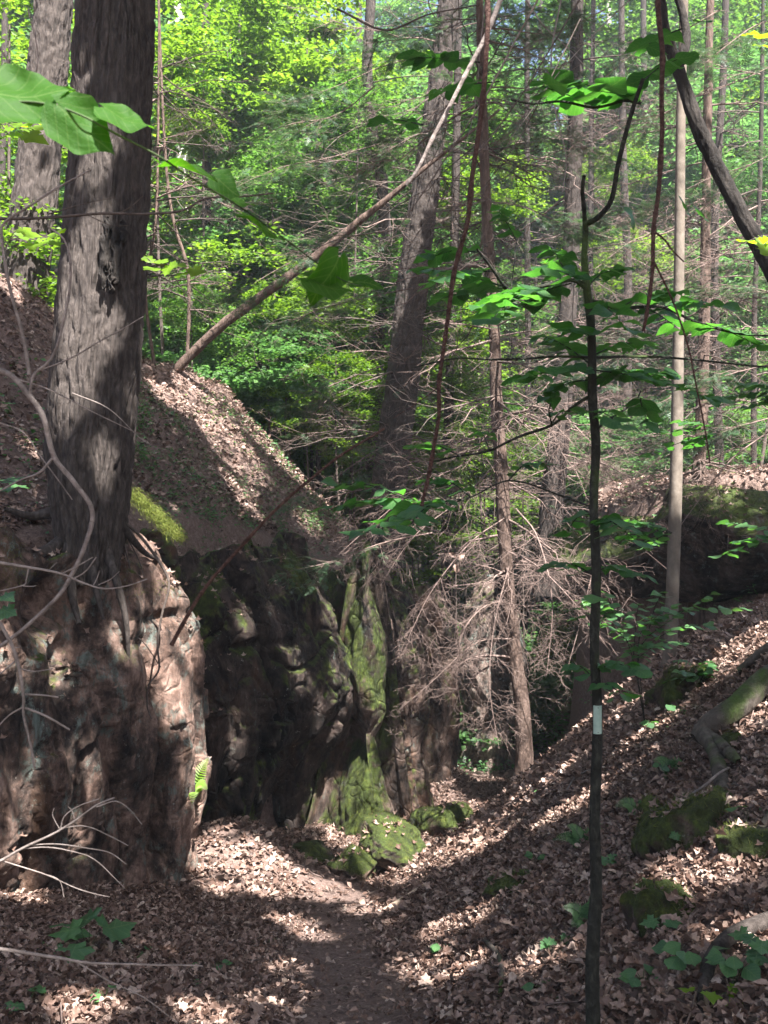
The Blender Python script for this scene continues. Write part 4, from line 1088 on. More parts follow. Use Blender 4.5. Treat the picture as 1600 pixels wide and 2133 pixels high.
spray_branch('small green branch right of the crooked trunk', pxpath([(1040, 700, 13), (1110, 690, 12.8), (1180, 700, 12.6), (1240, 720, 12.5)]), 12, 206, 0.12)
spray_branch('green branch in front of the brown rough trunk', pxpath([(1010, 420, 13), (1090, 430, 12.8), (1180, 470, 12.6), (1290, 500, 12.5)]), 14, 207, 0.12)
spray_branch('high green branch at the top of the middle trunks', pxpath([(930, 120, 17), (820, 130, 16.5), (700, 180, 16), (590, 220, 15.8)]), 18, 208, 0.15)
for i, (lab, q) in enumerate((('green branch at the top right behind the dark curving trunk', [(1640, 120), (1560, 160), (1450, 200), (1340, 260)]), ('dark green branch high over the sapling fork', [(1260, 20), (1180, 60), (1090, 100), (990, 160)]),
      ('green branch sweeping left of the reddish vine', [(1010, 240), (930, 260), (830, 300), (720, 380)]), ('green branch right of the reddish vine', [(1010, 330), (1080, 300), (1180, 300), (1290, 340)]),
      ('green branch at the right edge above the maple leaf', [(1640, 300), (1570, 340), (1480, 370), (1380, 420)]), ('green branch at the top between the middle trunks', [(930, 40), (1000, 40), (1090, 30), (1180, 20)]),
      ('green branch low at the right edge over the ledge', [(1640, 860), (1570, 880), (1490, 900), (1400, 940)]), ('green branch left of the crooked slender trunk', [(780, 180), (700, 240), (600, 260), (500, 300)]),
      ('green branch just below the leaning dead trunk', [(860, 600), (760, 620), (650, 650), (550, 700)]), ('green branch across the sky gap at the top', [(1010, 20), (930, 60), (850, 80), (760, 90)]), ('green branch right of the dark curving trunk', [(1640, 620), (1570, 600), (1490, 590), (1400, 560)]), ('green branch in the upper right corner', [(1640, 40), (1580, 50), (1520, 90), (1470, 130)]),
      ('green branch level with the sapling fork', [(1180, 130), (1130, 180), (1080, 260), (1040, 340)]), ('green branch over the top of the pale smooth trunk', [(1500, 20), (1430, 60), (1350, 90), (1260, 160)]),
      ('green branch between the sapling and the pale smooth trunk', [(1420, 420), (1360, 440), (1300, 450), (1230, 480)]), ('green branch low between the crooked trunk and the sapling', [(1240, 560), (1160, 580), (1080, 600), (1000, 650)]), ('green branch above the terrace strip', [(1400, 700), (1330, 720), (1250, 760), (1150, 800)]))):
    spray_branch(lab, pxpath([(a, b, 14.5 - 0.4 * k) for k, (a, b) in enumerate(q)]), 18, 220 + i, 0.13)
spray_branch('green branch beside the pale smooth trunk', pxpath([(1600, 760, 12), (1520, 780, 12), (1440, 810, 12), (1350, 850, 12)]), 14, 209, 0.12)

# ------------------------------------------------------------------ background forest
def crown_mesh(seed, n, rad, leaf, mat, nclump=70):
    rng = np.random.default_rng(seed)
    c = unit(rng.normal(0, 1, (nclump, 3))) * (rng.uniform(0.35, 1, (nclump, 1)) ** 0.5) * np.asarray(rad)
    k = rng.integers(0, nclump, n)
    sz = rng.uniform(0.5, 1.0, nclump)[k][:, None]
    p = c[k] + rng.normal(0, 1, (n, 3)) * np.array([0.55, 0.55, 0.17]) * sz * (np.mean(rad) / 3.0)
    d = rand_dirs(n, 0.35, rng)
    R = basis(d, unit(np.array([0, 0, 1.0]) + rng.normal(0, 0.45, (n, 3))))
    s = rng.uniform(0.6, 1.3, n) * leaf
    V, F = stamp(*FARLEAF, p, R, s)
    return mesh_from('crown', V, F, mat, False)

crowns = [crown_mesh(300 + i, 9000, (3.0, 3.0, 2.6), 0.2, M[['leaf_far', 'leaf_far2', 'leaf_far3'][i % 3]], 90) for i in range(6)]
bushes = [crown_mesh(400 + i, 5000, (1.7, 1.7, 1.3), 0.13, M[['leaf_far', 'leaf_far3', 'leaf_far2'][i % 3]], 60) for i in range(3)]
tm = {}
V, F = trunk_mesh(np.array([(0, 0, 0), (0.1, 0, 3), (-0.05, 0.1, 7), (0.1, 0, 12)]), [0.17, 0.14, 0.11, 0.04], 10, 24, 0, flare=0.3, seed=5)
far_trunk = mesh_from('trunk', V, F, M['bark_mid'])
rngf = np.random.default_rng(77)
nf = 0
spots = []
for row, (d, n) in enumerate(((33, 8), (36, 10), (38, 12), (45, 14), (54, 14), (66, 16))):
    for i in range(n):
        x = (-0.46 + 0.92 * (i + 0.5) / n) * d + rngf.normal(0, 0.8)
        y = d + rngf.normal(0, 1.6)
        spots.append((x, y, row))
for (x, y, row) in spots:
    z = gz(x, y)
    t = thing('tree', 'leafy tree with bright green crown in the forest behind the ravine', 'tree', (x, y, z - 0.1), 'leafy trees of the background forest')
    s = rngf.uniform(0.85, 1.25)
    a = rngf.uniform(0, 6.28)
    Rz = np.array([[math.cos(a), -math.sin(a), 0], [math.sin(a), math.cos(a), 0], [0, 0, 1]])
    ht = rngf.uniform(0.9, 1.3) if row == 0 else rngf.uniform(1.25, 1.65) + 0.09 * row
    place('trunk', far_trunk, np.array([x, y, z - 0.1]), Rz, np.array([s, s, ht]), t)
    top = z + 12 * ht
    for q in range(3 if row == 0 else 4 + (row > 3)):
        a2 = rngf.uniform(0, 6.28)
        R2 = np.array([[math.cos(a2), -math.sin(a2), 0], [math.sin(a2), math.cos(a2), 0], [0, 0, 1]])
        cz = top - 1.0 - 4.0 * q + rngf.normal(0, 0.5)
        place('crown', crowns[rngf.integers(0, 6)], np.array([x + rngf.normal(0, 1.0), y + rngf.normal(0, 1.0), cz]), R2, s * rngf.uniform(0.7, 1.1), t)
# understorey shrubs
for k_, (px, py, d) in enumerate(((930, 60, 48), (1060, 30, 46), (1300, 40, 44), (1480, 60, 46), (820, 120, 50))):
    c = P(px, py, d); zb = gz(c[0], d)
    t = thing('tree', ['tall tree whose crown breaks the sky gap at the top centre', 'tall tree behind the forked sapling tip', 'tall tree behind the top of the pale smooth trunk', 'tall tree behind the dark curving trunk', 'tall tree left of the sky gap at the top centre'][k_], 'tree', (c[0], d, zb - 0.1))
    place('trunk', far_trunk, np.array([c[0], d, zb - 0.1]), np.eye(3), np.array([1.1, 1.1, (c[2] - zb) / 12.0]), t)
    place('crown', crowns[k_ % 3], c, np.eye(3), 1.0, t)
for i in range(46):
    d = rngf.uniform(23, 44); x = rngf.uniform(-0.42, 0.42) * d
    z = gz(x, d)
    t = thing('shrub', 'leafy green understorey shrub on the forest floor behind the ravine', 'shrub', (x, d, z - 0.05), 'shrubs under the background trees')
    a2 = rngf.uniform(0, 6.28)
    R2 = np.array([[math.cos(a2), -math.sin(a2), 0], [math.sin(a2), math.cos(a2), 0], [0, 0, 1]])
    s = rngf.uniform(0.7, 1.3)
    place('foliage', bushes[i % 3], np.array([x, d, z + 1.1 * s]), R2, s, t)
under = 'young bright green trees at the near edge of the forest'
for i in range(76):
    d = rngf.uniform(22.5, 31); px = rngf.uniform(300, 1620); py = rngf.uniform(330, 1250)
    if i % 3 == 0: px = rngf.uniform(400, 1000); py = rngf.uniform(150, 900)
    if i % 4 == 1: px = rngf.uniform(380, 800); py = rngf.uniform(600, 1000); d = rngf.uniform(21, 27)
    c = P(px, py, d); zb = gz(c[0], d)
    if c[2] < zb + 0.6: c[2] = zb + 0.9
    t = thing('young_tree', 'young tree with bright green leaves at the near edge of the forest behind the ravine', 'tree', (c[0], d, zb - 0.1), under)
    emit('trunk', *tubes(resample(np.array([(c[0] + rngf.normal(0, .3), d, zb - 0.1), (c[0] + rngf.normal(0, .1), d, (zb + c[2]) / 2), c + (0, 0, 0.6)]), 10), np.linspace(0.045, 0.015, 10), 6), M['twig_dark'], t)
    a2 = rngf.uniform(0, 6.28)
    R2 = np.array([[math.cos(a2), -math.sin(a2), 0], [math.sin(a2), math.cos(a2), 0], [0, 0, 1]])
    place('crown', bushes[i % 3], c, R2, rngf.uniform(0.65, 1.15) * np.array([1, 1, 0.9]), t)
# lime green young trees on the left behind the thick trunk
for i, (px, py, d, s) in enumerate(((560, 760, 21, .6), (640, 850, 21, .6), (700, 790, 20.5, .5), (480, 690, 21.5, .6), (735, 900, 21, .55), (600, 660, 22, .7), (780, 985, 22, .6), (860, 1000, 23, .6), (950, 950, 23, .7), (1010, 850, 24, .7), (700, 650, 22, .6), (1090, 950, 23, .6), (400, 620, 21, .5))):
    c = P(px, py, d); zb = gz(c[0], d)
    t = thing('young_tree', 'young tree with bright green leaves at the near edge of the forest behind the ravine', 'tree', (c[0], d, min(zb, c[2]) - 0.1), under)
    emit('trunk', *tubes(resample(np.array([(c[0] + .1, d, min(zb, c[2]) - 0.1), (c[0], d, (zb + c[2]) / 2), c + (0, 0, 0.5)]), 8), np.linspace(0.03, 0.012, 8), 6), M['twig_dark'], t)
    a2 = rngf.uniform(0, 6.28)
    R2 = np.array([[math.cos(a2), -math.sin(a2), 0], [math.sin(a2), math.cos(a2), 0], [0, 0, 1]])
    place('crown', bushes[(0, 1, 1)[i % 3]], c, R2, s * np.array([1, 1, 1.0]), t)
for i, (px, py, d, s) in enumerate(((20, 300, 17, 0.75), (60, 560, 16, 0.7), (-20, 700, 15, 0.7), (90, 420, 18, 0.7), (20, 120, 18, 0.8), (330, 180, 22, 0.9), (480, 130, 24, 1.2), (560, 260, 26, 1.2), (640, 100, 26, 1.2))):
    c = P(px, py, d)
    zb = gz(c[0], d)
    t = thing('young_tree', ['lime green young tree at the left edge behind the thick trunk', 'low lime green sapling on the left slope', 'leafy sapling at the left edge, lowest one', 'lime sapling between the two rough trunks at left',
        'lime young tree at the top left corner', 'sunlit maple right of the thick trunk', 'bright sunlit maple crown near the top, left of middle', 'bright maple crown below the sky gap', 'bright maple crown highest in the middle'][i], 'tree', (c[0], d, zb - 0.1))
    V, F = tubes(resample(np.array([(c[0] + 0.2, d, zb - 0.1), (c[0], d, (zb + c[2]) / 2), c + (0, 0, 0.6)]), 12), np.linspace(0.05, 0.02, 12), 6)
    emit('trunk', V, F, M['twig_dark'], t)
    m2 = crown_mesh(500 + i, 2600 if d < 20 else 5000, (1.6, 1.6, 1.5), 0.13, M['leaf_far3'], 45)
    place('crown', m2, c, np.eye(3), s * 1.1, t)

# ------------------------------------------------------------------ unseen leaf canopy, added to shade the ravine and shape the dapples
LIT = []      # (target, radius): where the photograph shows sun reaching down
def L_(px, py, d, r): LIT.append((P(px, py, d), r))
def Lg(px, py, r): LIT.append((ground_hit(px, py), r))
for px, py, r in ((470, 1765, .28), (540, 1800, .34), (600, 1835, .3), (660, 1855, .34), (720, 1860, .34), (790, 1850, .3), (860, 1840, .3), (920, 1810, .3), (965, 1780, .28), (1000, 1740, .25), (560, 1855, .2), (430, 1800, .2), (450, 1850, .16),
                  (600, 1925, .16), (650, 1950, .14), (760, 1900, .15), (930, 2035, .13), (870, 2020, .09), (560, 2085, .14), (430, 2120, .1), (180, 2110, .15),
                  (1150, 1480, .22), (1180, 1540, .15), (1130, 1640, .2), (1060, 1700, .2), (1190, 1690, .16), (1260, 1640, .14), (1280, 1500, .1), (1340, 1540, .12), (1470, 1400, .2), (1540, 1380, .16), (1590, 1500, .12),
                  (1440, 1815, .14), (1480, 1840, .12), (1400, 1860, .1), (1580, 1650, .12), (1120, 2010, .06), (1330, 1400, .16), (1250, 1390, .14), (930, 1650, .3), (1560, 1340, .15), (1250, 1440, .1), (1540, 1950, .08)):
    Lg(px, py, r)
for px, py, r in ((440, 880, .55), (480, 930, .5), (420, 830, .5), (390, 850, .4), (520, 980, .35), (500, 1020, .3), (520, 1060, .2), (500, 790, .5), (560, 900, .3), (620, 1000, .3), (640, 1090, .25), (350, 830, .35), (1420, 1010, .9), (1330, 1040, .7), (1540, 990, .8), (1250, 1090, .4)):
    Lg(px, py, r)
for px, py, d, r in ((315, 1120, 10.0, .13), (325, 1200, 10.0, .12), (345, 1260, 10.1, .14), (350, 1330, 10.1, .16), (350, 1400, 10.1, .18), (360, 1470, 10.1, .18), (380, 1540, 10.2, .16), (395, 1610, 10.3, .16), (400, 1700, 10.3, .12), (330, 1460, 10.0, .14), (290, 1400, 9.8, .08),
                     (300, 1050, 10.2, .2), (340, 1090, 10.3, .18), (380, 1290, 10.3, .12), (110, 1310, 8.6, .07), (125, 1370, 8.6, .05), (55, 1750, 8.0, .13), (60, 1560, 8.0, .08), (60, 1860, 8.0, .12), (240, 1430, 9.4, .06),
                     (760, 1230, 14.2, .3), (765, 1330, 14.2, .35), (770, 1420, 14.2, .3), (755, 1490, 14.2, .2), (745, 1580, 14.1, .15), (780, 1640, 14.2, .18), (790, 1700, 14.2, .15), (830, 1430, 15.8, .2), (850, 1520, 15.8, .2), (930, 1420, 17.8, .3), (1040, 1350, 21.5, .8), (1040, 1500, 21.5, .6),
                     (830, 1770, 11.7, .3), (800, 1720, 11.8, .25), (870, 1720, 11.9, .2), (750, 1790, 11.4, .2),
                     (165, 600, 9.0, .14), (180, 700, 9.0, .18), (165, 780, 9.0, .16), (150, 860, 9.0, .1), (225, 660, 8.9, .08), (200, 350, 9.0, .1), (190, 520, 9, .1), (150, 200, 9.0, .06), (215, 960, 9.0, .05),
                     (1418, 900, 11.3, .5), (1418, 980, 11.3, .4), (1150, 1150, 12, .6), (1130, 1280, 11.9, .6), (1080, 1400, 12, .5), (950, 1200, 12.2, .5), (900, 1350, 12.1, .5), (1110, 1520, 12.8, .25), (1100, 1600, 12.8, .15), (1050, 1100, 12.5, .4), (1000, 1450, 12.1, .4), (820, 1180, 12.6, .4),
                     (640, 600, 17, .7), (480, 670, 17.2, .5), (560, 610, 17.1, .4), (1035, 720, 13, .4), (1160, 920, 20, 1.2), (1145, 1080, 20, .8), (1400, 700, 12, .9), (1300, 560, 12, .8), (1500, 600, 12, .7), (80, 500, 16, 1.0), (30, 300, 16, 1.2), (60, 700, 15, .8),
                     (50, 180, 1.5, .15), (190, 260, 1.6, .1), (270, 250, 1.6, .08), (350, 560, 6.5, .12), (1560, 500, 5, .15), (50, 260, 5, .15), (80, 500, 6.5, .12)):
    L_(px, py, d, r)
for px, py, d, r in ((610, 1430, 13, .1), (500, 1350, 12.6, .08), (640, 1560, 13.4, .08), (690, 1300, 13.7, .10), (560, 1690, 13, .08), (480, 1600, 12.4, .07), (700, 1180, 13.6, .15), (330, 1160, 10, .16), (355, 1240, 10.1, .16), (370, 1320, 10.1, .18), (340, 1560, 10.1, .12), (390, 1680, 10.3, .14), (980, 1540, 26, 1.6), (1000, 1450, 26, 1.5), (960, 1620, 20, .8), (1040, 1250, 22, 1.2), (1000, 1150, 24, 1.5)): L_(px, py, d, r)
for px, py, d, r in ((1200, 195, 4.2, .12), (1110, 600, 4.2, .05), (1400, 640, 4.2, .04), (1010, 660, 4.1, .06), (1560, 160, 7, .2)): L_(px, py, d, r)
LT = np.array([t for t, r in LIT]); LR = np.array([r for t, r in LIT])

rngc = np.random.default_rng(5)
n = 118000
zc = rngc.uniform(9.5, 13.5, n)
tt = (zc + 3.0) / SUN[2]
tx = rngc.uniform(-8, 9, n); ty = rngc.uniform(1.5, 21, n)
cp = np.stack([tx, ty, np.full(n, -3.0)], -1) + SUN * tt[:, None]
dens = np.where(tx < 0.3, np.interp(ty, [17, 21], [1.0, 0.7]), np.interp(ty, [11, 14, 17, 21], [1.0, 0.6, 0.25, 0.08])) * np.interp(tx, [-8, -7, 6, 9], [0.6, 1, 1, 0.7])
ex = rngc.uniform(0, 1, n) < 0.07  # extra leaves added to shade the middle trunk
tx = np.where(ex, rngc.uniform(-1.6, 0.9, n), tx); ty = np.where(ex, rngc.uniform(20.5, 27, n), ty)
cp = np.stack([tx, ty, np.full(n, -3.0)], -1) + SUN * tt[:, None]
dens = np.where(ex, 1.0, dens)
dens = dens * np.where(fbm(cp * 1.1, 5, 3) > -0.22, 1.0, np.where(tx < 0.3, 0.8, np.interp(ty, [8, 10, 13], [0.97, 0.6, 0.3])))
keep = rngc.uniform(0, 1, n) < dens
cp = cp[keep]
ls = rngc.uniform(0.16, 0.34, len(cp))
cd = rand_dirs(len(cp), 0.3, rngc)
cc = cp + cd * ls[:, None] * 0.5
mn = np.full(len(cp), 9.0)
for t, r in zip(LT, LR):
    dd = np.linalg.norm(np.cross(cc - t, SUN), axis=1)
    mn = np.minimum(mn, dd - r - ls * 0.42)
ok = (mn > 0) | (rngc.uniform(0, 1, len(cp)) < 0.01)  # leaves near a target's sun ray dropped, opening the planned gaps
cp, ls, cd = cp[ok], ls[ok], cd[ok]
vis = cp[:, 2] < 0.545 * cp[:, 1] + 0.8
cp, ls, cd = cp[~vis], ls[~vis], cd[~vis]
cR = basis(cd, unit(np.array([0, 0, 1.0]) + rngc.normal(0, 0.4, (len(cp), 3))))
# canopy leaves split among the thick trunk and trees added out of view
owners = [(T1, np.array([-1.8, 9.6, 10]))]
for i, (x, y, lab) in enumerate(((4.6, 2.0, 'added tree right of the viewer'), (-3.6, 1.0, 'added tree left of the viewer'), (1.6, -4.5, 'added tree behind the viewer'), (7.5, 7.0, 'added tree on the right bank outside the picture'))):
    z = gz(x, y)
    pp = np.array([(x, y, z - 0.2), (x + 0.1, y, z + 5), (x - 0.1, y, 11.5), (x, y, 13)])
    t = tree(lab + ', unseen, put in to shade the ravine', pp, [0.3, 0.25, 0.2, 0.1], M['bark_mid'], 'tree', None, 20, 40, 0.01, 12, 2, 0.3, 90 + i)
    owners.append((t, np.array([x, y, 11.5])))
OC = np.array([o[1][:2] for o in owners])
w = np.argmin(((cp[:, None, :2] - OC[None]) ** 2).sum(-1), 1)
for i, (t, c) in enumerate(owners):
    m = w == i
    if m.any():
        V, F = stamp(*FARLEAF, cp[m], cR[m], ls[m])
        emit('crown', V, F, M['leaf_gobo'], t, smooth=False)  # a share of the added shading leaves, hung on this tree

# ------------------------------------------------------------------ leafy things built leaf by leaf
def leaf_meshes(T, mat):
    out = []
    for k in range(3):
        V = T[0].copy()
        V[:, 2] += 0.05 * np.sin(V[:, 0] * (4 + k) + k) + 0.04 * np.sin(V[:, 1] * 9 + k)
        out.append(mesh_from('leaf', V, T[1], mat, True))
    return out
LM = {'oval': leaf_meshes(OVAL, M['leaf_sap']), 'ovalw': leaf_meshes(OVALW, M['leaf_sap']), 'herb': leaf_meshes(OVALW, M['leaf_herb']), 'maple': leaf_meshes(MAPLE, M['leaf_herb']),
      'heart': leaf_meshes(HEART, M['leaf_vine']), 'lime': leaf_meshes(MAPLE, M['leaf_lime'])}

def put_leaf(t, kind, p, d, size, rng, up=(0, 0, 1), tilt=0.22):
    u = unit(np.asarray(up, float) + rng.normal(0, tilt, 3))
    R = basis(np.asarray(d, float)[None], u[None])[0]
    place('leaf', LM[kind][rng.integers(0, 3)], np.asarray(p, float), R, size * np.array([1, rng.uniform(0.85, 1.15), 1.0]), t)

def twig_leaves(t, pts, r, n, size, kind, seed, mat='bark_dark', skip=0.2, partname='branch', spread=65, terminal=True):
    """a shoot with alternate leaves held flat"""
    rng = np.random.default_rng(seed)
    p = resample(np.asarray(pts), 16)
    emit(partname, *tubes(p, np.linspace(r, r * 0.35, 16), 6), M[mat], t)
    for i in range(n):
        u = skip + (1 - skip) * (i + 0.5) / n
        k = u * 15; j = min(int(k), 14); f = k - j
        b = p[j] * (1 - f) + p[j + 1] * f
        tan = unit(p[j + 1] - p[j])
        side = unit(np.cross(tan, (0, 0, 1.0)))
        sg = 1 if i % 2 else -1
        a = math.radians(spread + rng.normal(0, 12))
        d = tan * math.cos(a) + side * sg * math.sin(a); d[2] = d[2] * 0.3 - 0.12 + rng.normal(0, 0.12)
        put_leaf(t, kind, b, d, size * rng.uniform(0.75, 1.2), rng)
    if terminal: put_leaf(t, kind, p[-1], unit(p[-1] - p[-2]) * (1, 1, 0.4), size, rng)
    return p

# blazed sapling
D = 4.2
SK = D / 5.3
gs = np.array([(1238 - 800) / FPX * D, D, 0]); gs[2] = gz(gs[0], D) - 0.05
S1 = thing('sapling', 'dark slender sapling with a pale green trail blaze, in front right of the path', 'sapling', gs)
sp = np.vstack([gs, pxpath([(1234, 2000), (1242, 1850), (1239, 1700), (1245, 1500), (1238, 1350), (1242, 1200), (1237, 1050), (1241, 930), (1234, 830), (1232, 700), (1223, 600), (1218, 540), (1220, 470)], D)])
emit('trunk', *trunk_mesh(sp, SK * np.array([0.041, 0.037, 0.033, 0.029, 0.028, 0.0265, 0.026, 0.0255, 0.025, 0.0245, 0.0235, 0.022, 0.019, 0.017]), 18, 300, 0.003, 60, 6, 3, 0.1, 0.14), M['bark_dark'], S1)
for pts, r0, r1 in (([(1219, 500), (1217, 440), (1213, 400), (1217, 366)], .013, .010), ([(1221, 468), (1250, 450), (1275, 415), (1286, 350), (1300, 290), (1318, 225), (1338, 165)], .015, .011),
                    ([(1334, 215), (1300, 210), (1240, 224), (1170, 212), (1110, 216), (1065, 208)], .009, .005),
                    ([(1222, 600), (1190, 585), (1120, 598), (1060, 605), (1045, 590), (1030, 570)], .013, .006), ([(1060, 604), (1045, 590), (1028, 565), (1010, 540), (994, 520)], .008, .006),
                    ([(1226, 622), (1250, 630), (1290, 642), (1340, 640), (1380, 640), (1440, 668), (1520, 692), (1600, 700)], .012, .006),
                    ([(1232, 825), (1190, 850), (1150, 885), (1080, 910), (1020, 938), (960, 950), (900, 960)], .010, .005), ([(1238, 900), (1280, 865), (1320, 840), (1335, 815)], .008, .004),
                    ([(1240, 1060), (1160, 1030), (1060, 1000), (980, 1035), (920, 1050), (850, 1040)], .006, .003), ([(1236, 745), (1300, 742), (1400, 745), (1500, 755), (1600, 765)], .008, .005),
                    ([(1236, 745), (1150, 742), (1050, 750), (950, 748), (860, 765)], .008, .004), ([(1150, 885), (1143, 860), (1148, 838)], .005, .003), ([(1065, 602), (1070, 560), (1075, 500)], .004, .002)):
    d0 = D if pts[0][0] > 1210 or r0 > .01 else D
    q = []
    for i, (px, py) in enumerate(pts): q.append(P(px, py, D + 0.35 * math.sin(pts[0][0] + pts[0][1]) * i / (len(pts) - 1)))
    pr = resample(np.array(q), 30)
    pr += 0.004 * np.stack([vn(pr * 9, k) for k in (1, 2, 3)], -1)
    emit('branch', *tubes(pr, np.linspace(r0 * SK, r1 * SK, 30), 8), M['bark_dark'], S1)
# blaze: a thin metal-like painted plate, nailed at both ends
bc = P(1246, 1500, D - 0.027)
bw, bh, bt = 0.0175, 0.060, 0.0018
m, nt, N, L = newmat('blaze_paint'); nn = noise(nt, mapping(nt, (1, 1, 1)), 40, 4)
principled(nt, ramp(nt, nn, [(0.3, (0.27, 0.37, 0.30)), (0.7, (0.34, 0.44, 0.37))]), 0.5, 0.4)
an = np.linspace(-1, 1, 7)
Vf = np.array([(bc[0] + a * bw, bc[1] + 0.010 * a * a, bc[2] + z * bh) for z in (-1, 1) for a in an])
Vb = Vf + (0, bt + 0.001, 0)
i = np.arange(6)
emit('trail_blaze', np.vstack([Vf, Vb]), [np.vstack([np.column_stack([i, i + 1, i + 8, i + 7]), np.column_stack([i + 15, i + 14, i + 21, i + 22]), [[0, 7, 21, 14], [6, 20, 27, 13], [7, 13, 27, 21], [0, 14, 20, 6]]])], m, S1, smooth=False, label='pale green rectangular trail blaze')
for dz in (0.052, -0.052):
    c = bc + (0.0, -0.002, dz); th = np.linspace(0, 2 * np.pi, 8, endpoint=False)
    Vn = np.vstack([[c + (0, -0.001, 0)], np.column_stack([c[0] + 0.0022 * np.cos(th), np.full(8, c[1] + 0.001), c[2] + 0.0022 * np.sin(th)])])
    emit('nail', Vn, [np.array([(0, 1 + k, 1 + (k + 1) % 8) for k in range(8)])], M['twig_dark'], S1)
tiers = [  # px start, px end, depth offset, number of leaves, size
  ((1219, 590), (1130, 560), -.2, 5, .10), ((1190, 590), (1090, 640), .1, 6, .10), ((1120, 598), (1010, 640), -.1, 7, .10), ((1060, 600), (930, 620), .15, 7, .10), ((1060, 600), (870, 560), .3, 7, .09), ((1120, 598), (1020, 670), -.25, 6, .12),
  ((1030, 565), (900, 590), -.1, 6, .09), ((1190, 585), (1150, 520), .2, 5, .09), ((994, 525), (900, 535), .1, 4, .09), ((1075, 500), (1040, 440), 0, 5, .075), ((1222, 600), (1290, 560), .1, 4, .09),
  ((1290, 642), (1400, 610), .1, 5, .10), ((1380, 640), (1500, 640), -.1, 6, .10), ((1440, 668), (1580, 720), .15, 6, .10), ((1250, 630), (1310, 690), -.2, 5, .10), ((1340, 640), (1420, 690), .3, 5, .09),
  ((1232, 760), (1130, 700), .2, 6, .10), ((1232, 770), (1090, 790), -.2, 8, .10), ((1234, 790), (1140, 830), .1, 6, .10), ((1234, 790), (1380, 780), .1, 8, .10), ((1234, 770), (1480, 830), -.1, 9, .10), ((1236, 740), (1350, 715), .2, 6, .09),
  ((1335, 830), (1350, 880), 0, 3, .09), ((1236, 860), (1300, 890), -.2, 4, .09), ((1150, 880), (1200, 860), -.1, 3, .08), ((1020, 938), (1000, 900), .1, 3, .08), ((960, 950), (860, 930), .2, 4, .08), ((1238, 700), (1180, 690), -.1, 4, .1),
  ((980, 1035), (900, 1000), .1, 5, .09), ((920, 1050), (850, 1100), -.3, 6, .10), ((960, 1040), (760, 1110), -.2, 8, .10), ((920, 1050), (680, 1060), .1, 8, .09), ((850, 1040), (700, 1010), .2, 6, .085), ((1060, 1000), (1130, 965), 0, 4, .08),
  ((1240, 1080), (1330, 1130), -.2, 7, .09), ((1240, 1070), (1180, 1110), .2, 5, .08), ((1242, 1190), (1330, 1200), 0, 6, .085), ((1241, 1200), (1150, 1180), .2, 4, .085),
  ((1334, 210), (1250, 190), -.1, 5, .13), ((1300, 205), (1180, 165), .1, 6, .12), ((1240, 222), (1130, 180), -.1, 5, .11), ((1338, 170), (1420, 120), .1, 4, .10), ((1420, 60), (1340, 100), .3, 3, .10),
  ((1243, 1400), (1330, 1400), -.1, 6, .08), ((1243, 1420), (1190, 1395), .1, 4, .07), ((1243, 1440), (1300, 1450), -.2, 4, .07), ((1000, 130), (870, 120), 0, 5, .10), ((880, 260), (790, 250), .3, 3, .09), ((1040, 170), (920, 190), .2, 4, .10)]
for i, (a, b, dd, n_, sz) in enumerate(tiers):
    sz *= 1.35 * SK; n_ = int(n_ * 2.3)
    p0 = P(*a, D); p1 = P(*b, D + dd * 2.2)
    mid = (p0 + p1) / 2 + (0, 0.05, 0.03)
    twig_leaves(S1, [p0, mid, p1], 0.0035, n_, sz, 'ovalw' if i % 3 else 'oval', 600 + i, skip=0.12)
rs = np.random.default_rng(3)
put_leaf(S1, 'herb', P(1215, 1245, 4.1), (1, -0.25, -0.05), 0.09, rs, (0, -0.5, 1), 0.05)
put_leaf(S1, 'ovalw', P(985, 665, 4.05), (1, -0.1, 0.1), 0.135, rs, (0, -0.75, 1), 0.05)
for q in ((1410, 410, -0.7), (1440, 430, -0.4), (1300, 430, -1.2), (1445, 45, 0.2)):
    put_leaf(S1, 'ovalw', P(q[0], q[1], 3.9), (0.8, 0.3, q[2]), 0.105, rs, (0, -0.6, 1), 0.1)

# shrub with layered leaves under the pale trunk
gsh = ground_hit(1345, 1520)
S2 = thing('shrub', 'low shrub with flat layered leaves in front of the pale smooth trunk', 'shrub', gsh)
dS = gsh[1] - 0.9
k = 0
for (x0, y0, x1, y1, n_) in ((1320, 1380, 1260, 1235, 9), (1330, 1360, 1480, 1240, 11), (1330, 1340, 1400, 1262, 9), (1320, 1350, 1240, 1300, 8), (1340, 1350, 1470, 1300, 10), (1330, 1370, 1420, 1340, 8), (1320, 1360, 1330, 1260, 8), (1330, 1300, 1540, 1268, 9), (1300, 1330, 1230, 1255, 8), (1350, 1320, 1380, 1235, 7)):
    a_ = P(x0, y0, dS + 0.8); b_ = P(x1, y1, dS + 0.5 * math.sin(k))
    twig_leaves(S2, [gsh if k < 3 else a_, a_, (a_ + b_) / 2 + (0, 0, 0.06), b_], 0.004, int(n_ * 1.5), 0.115, 'herb', 700 + k, skip=0.3)
    k += 1

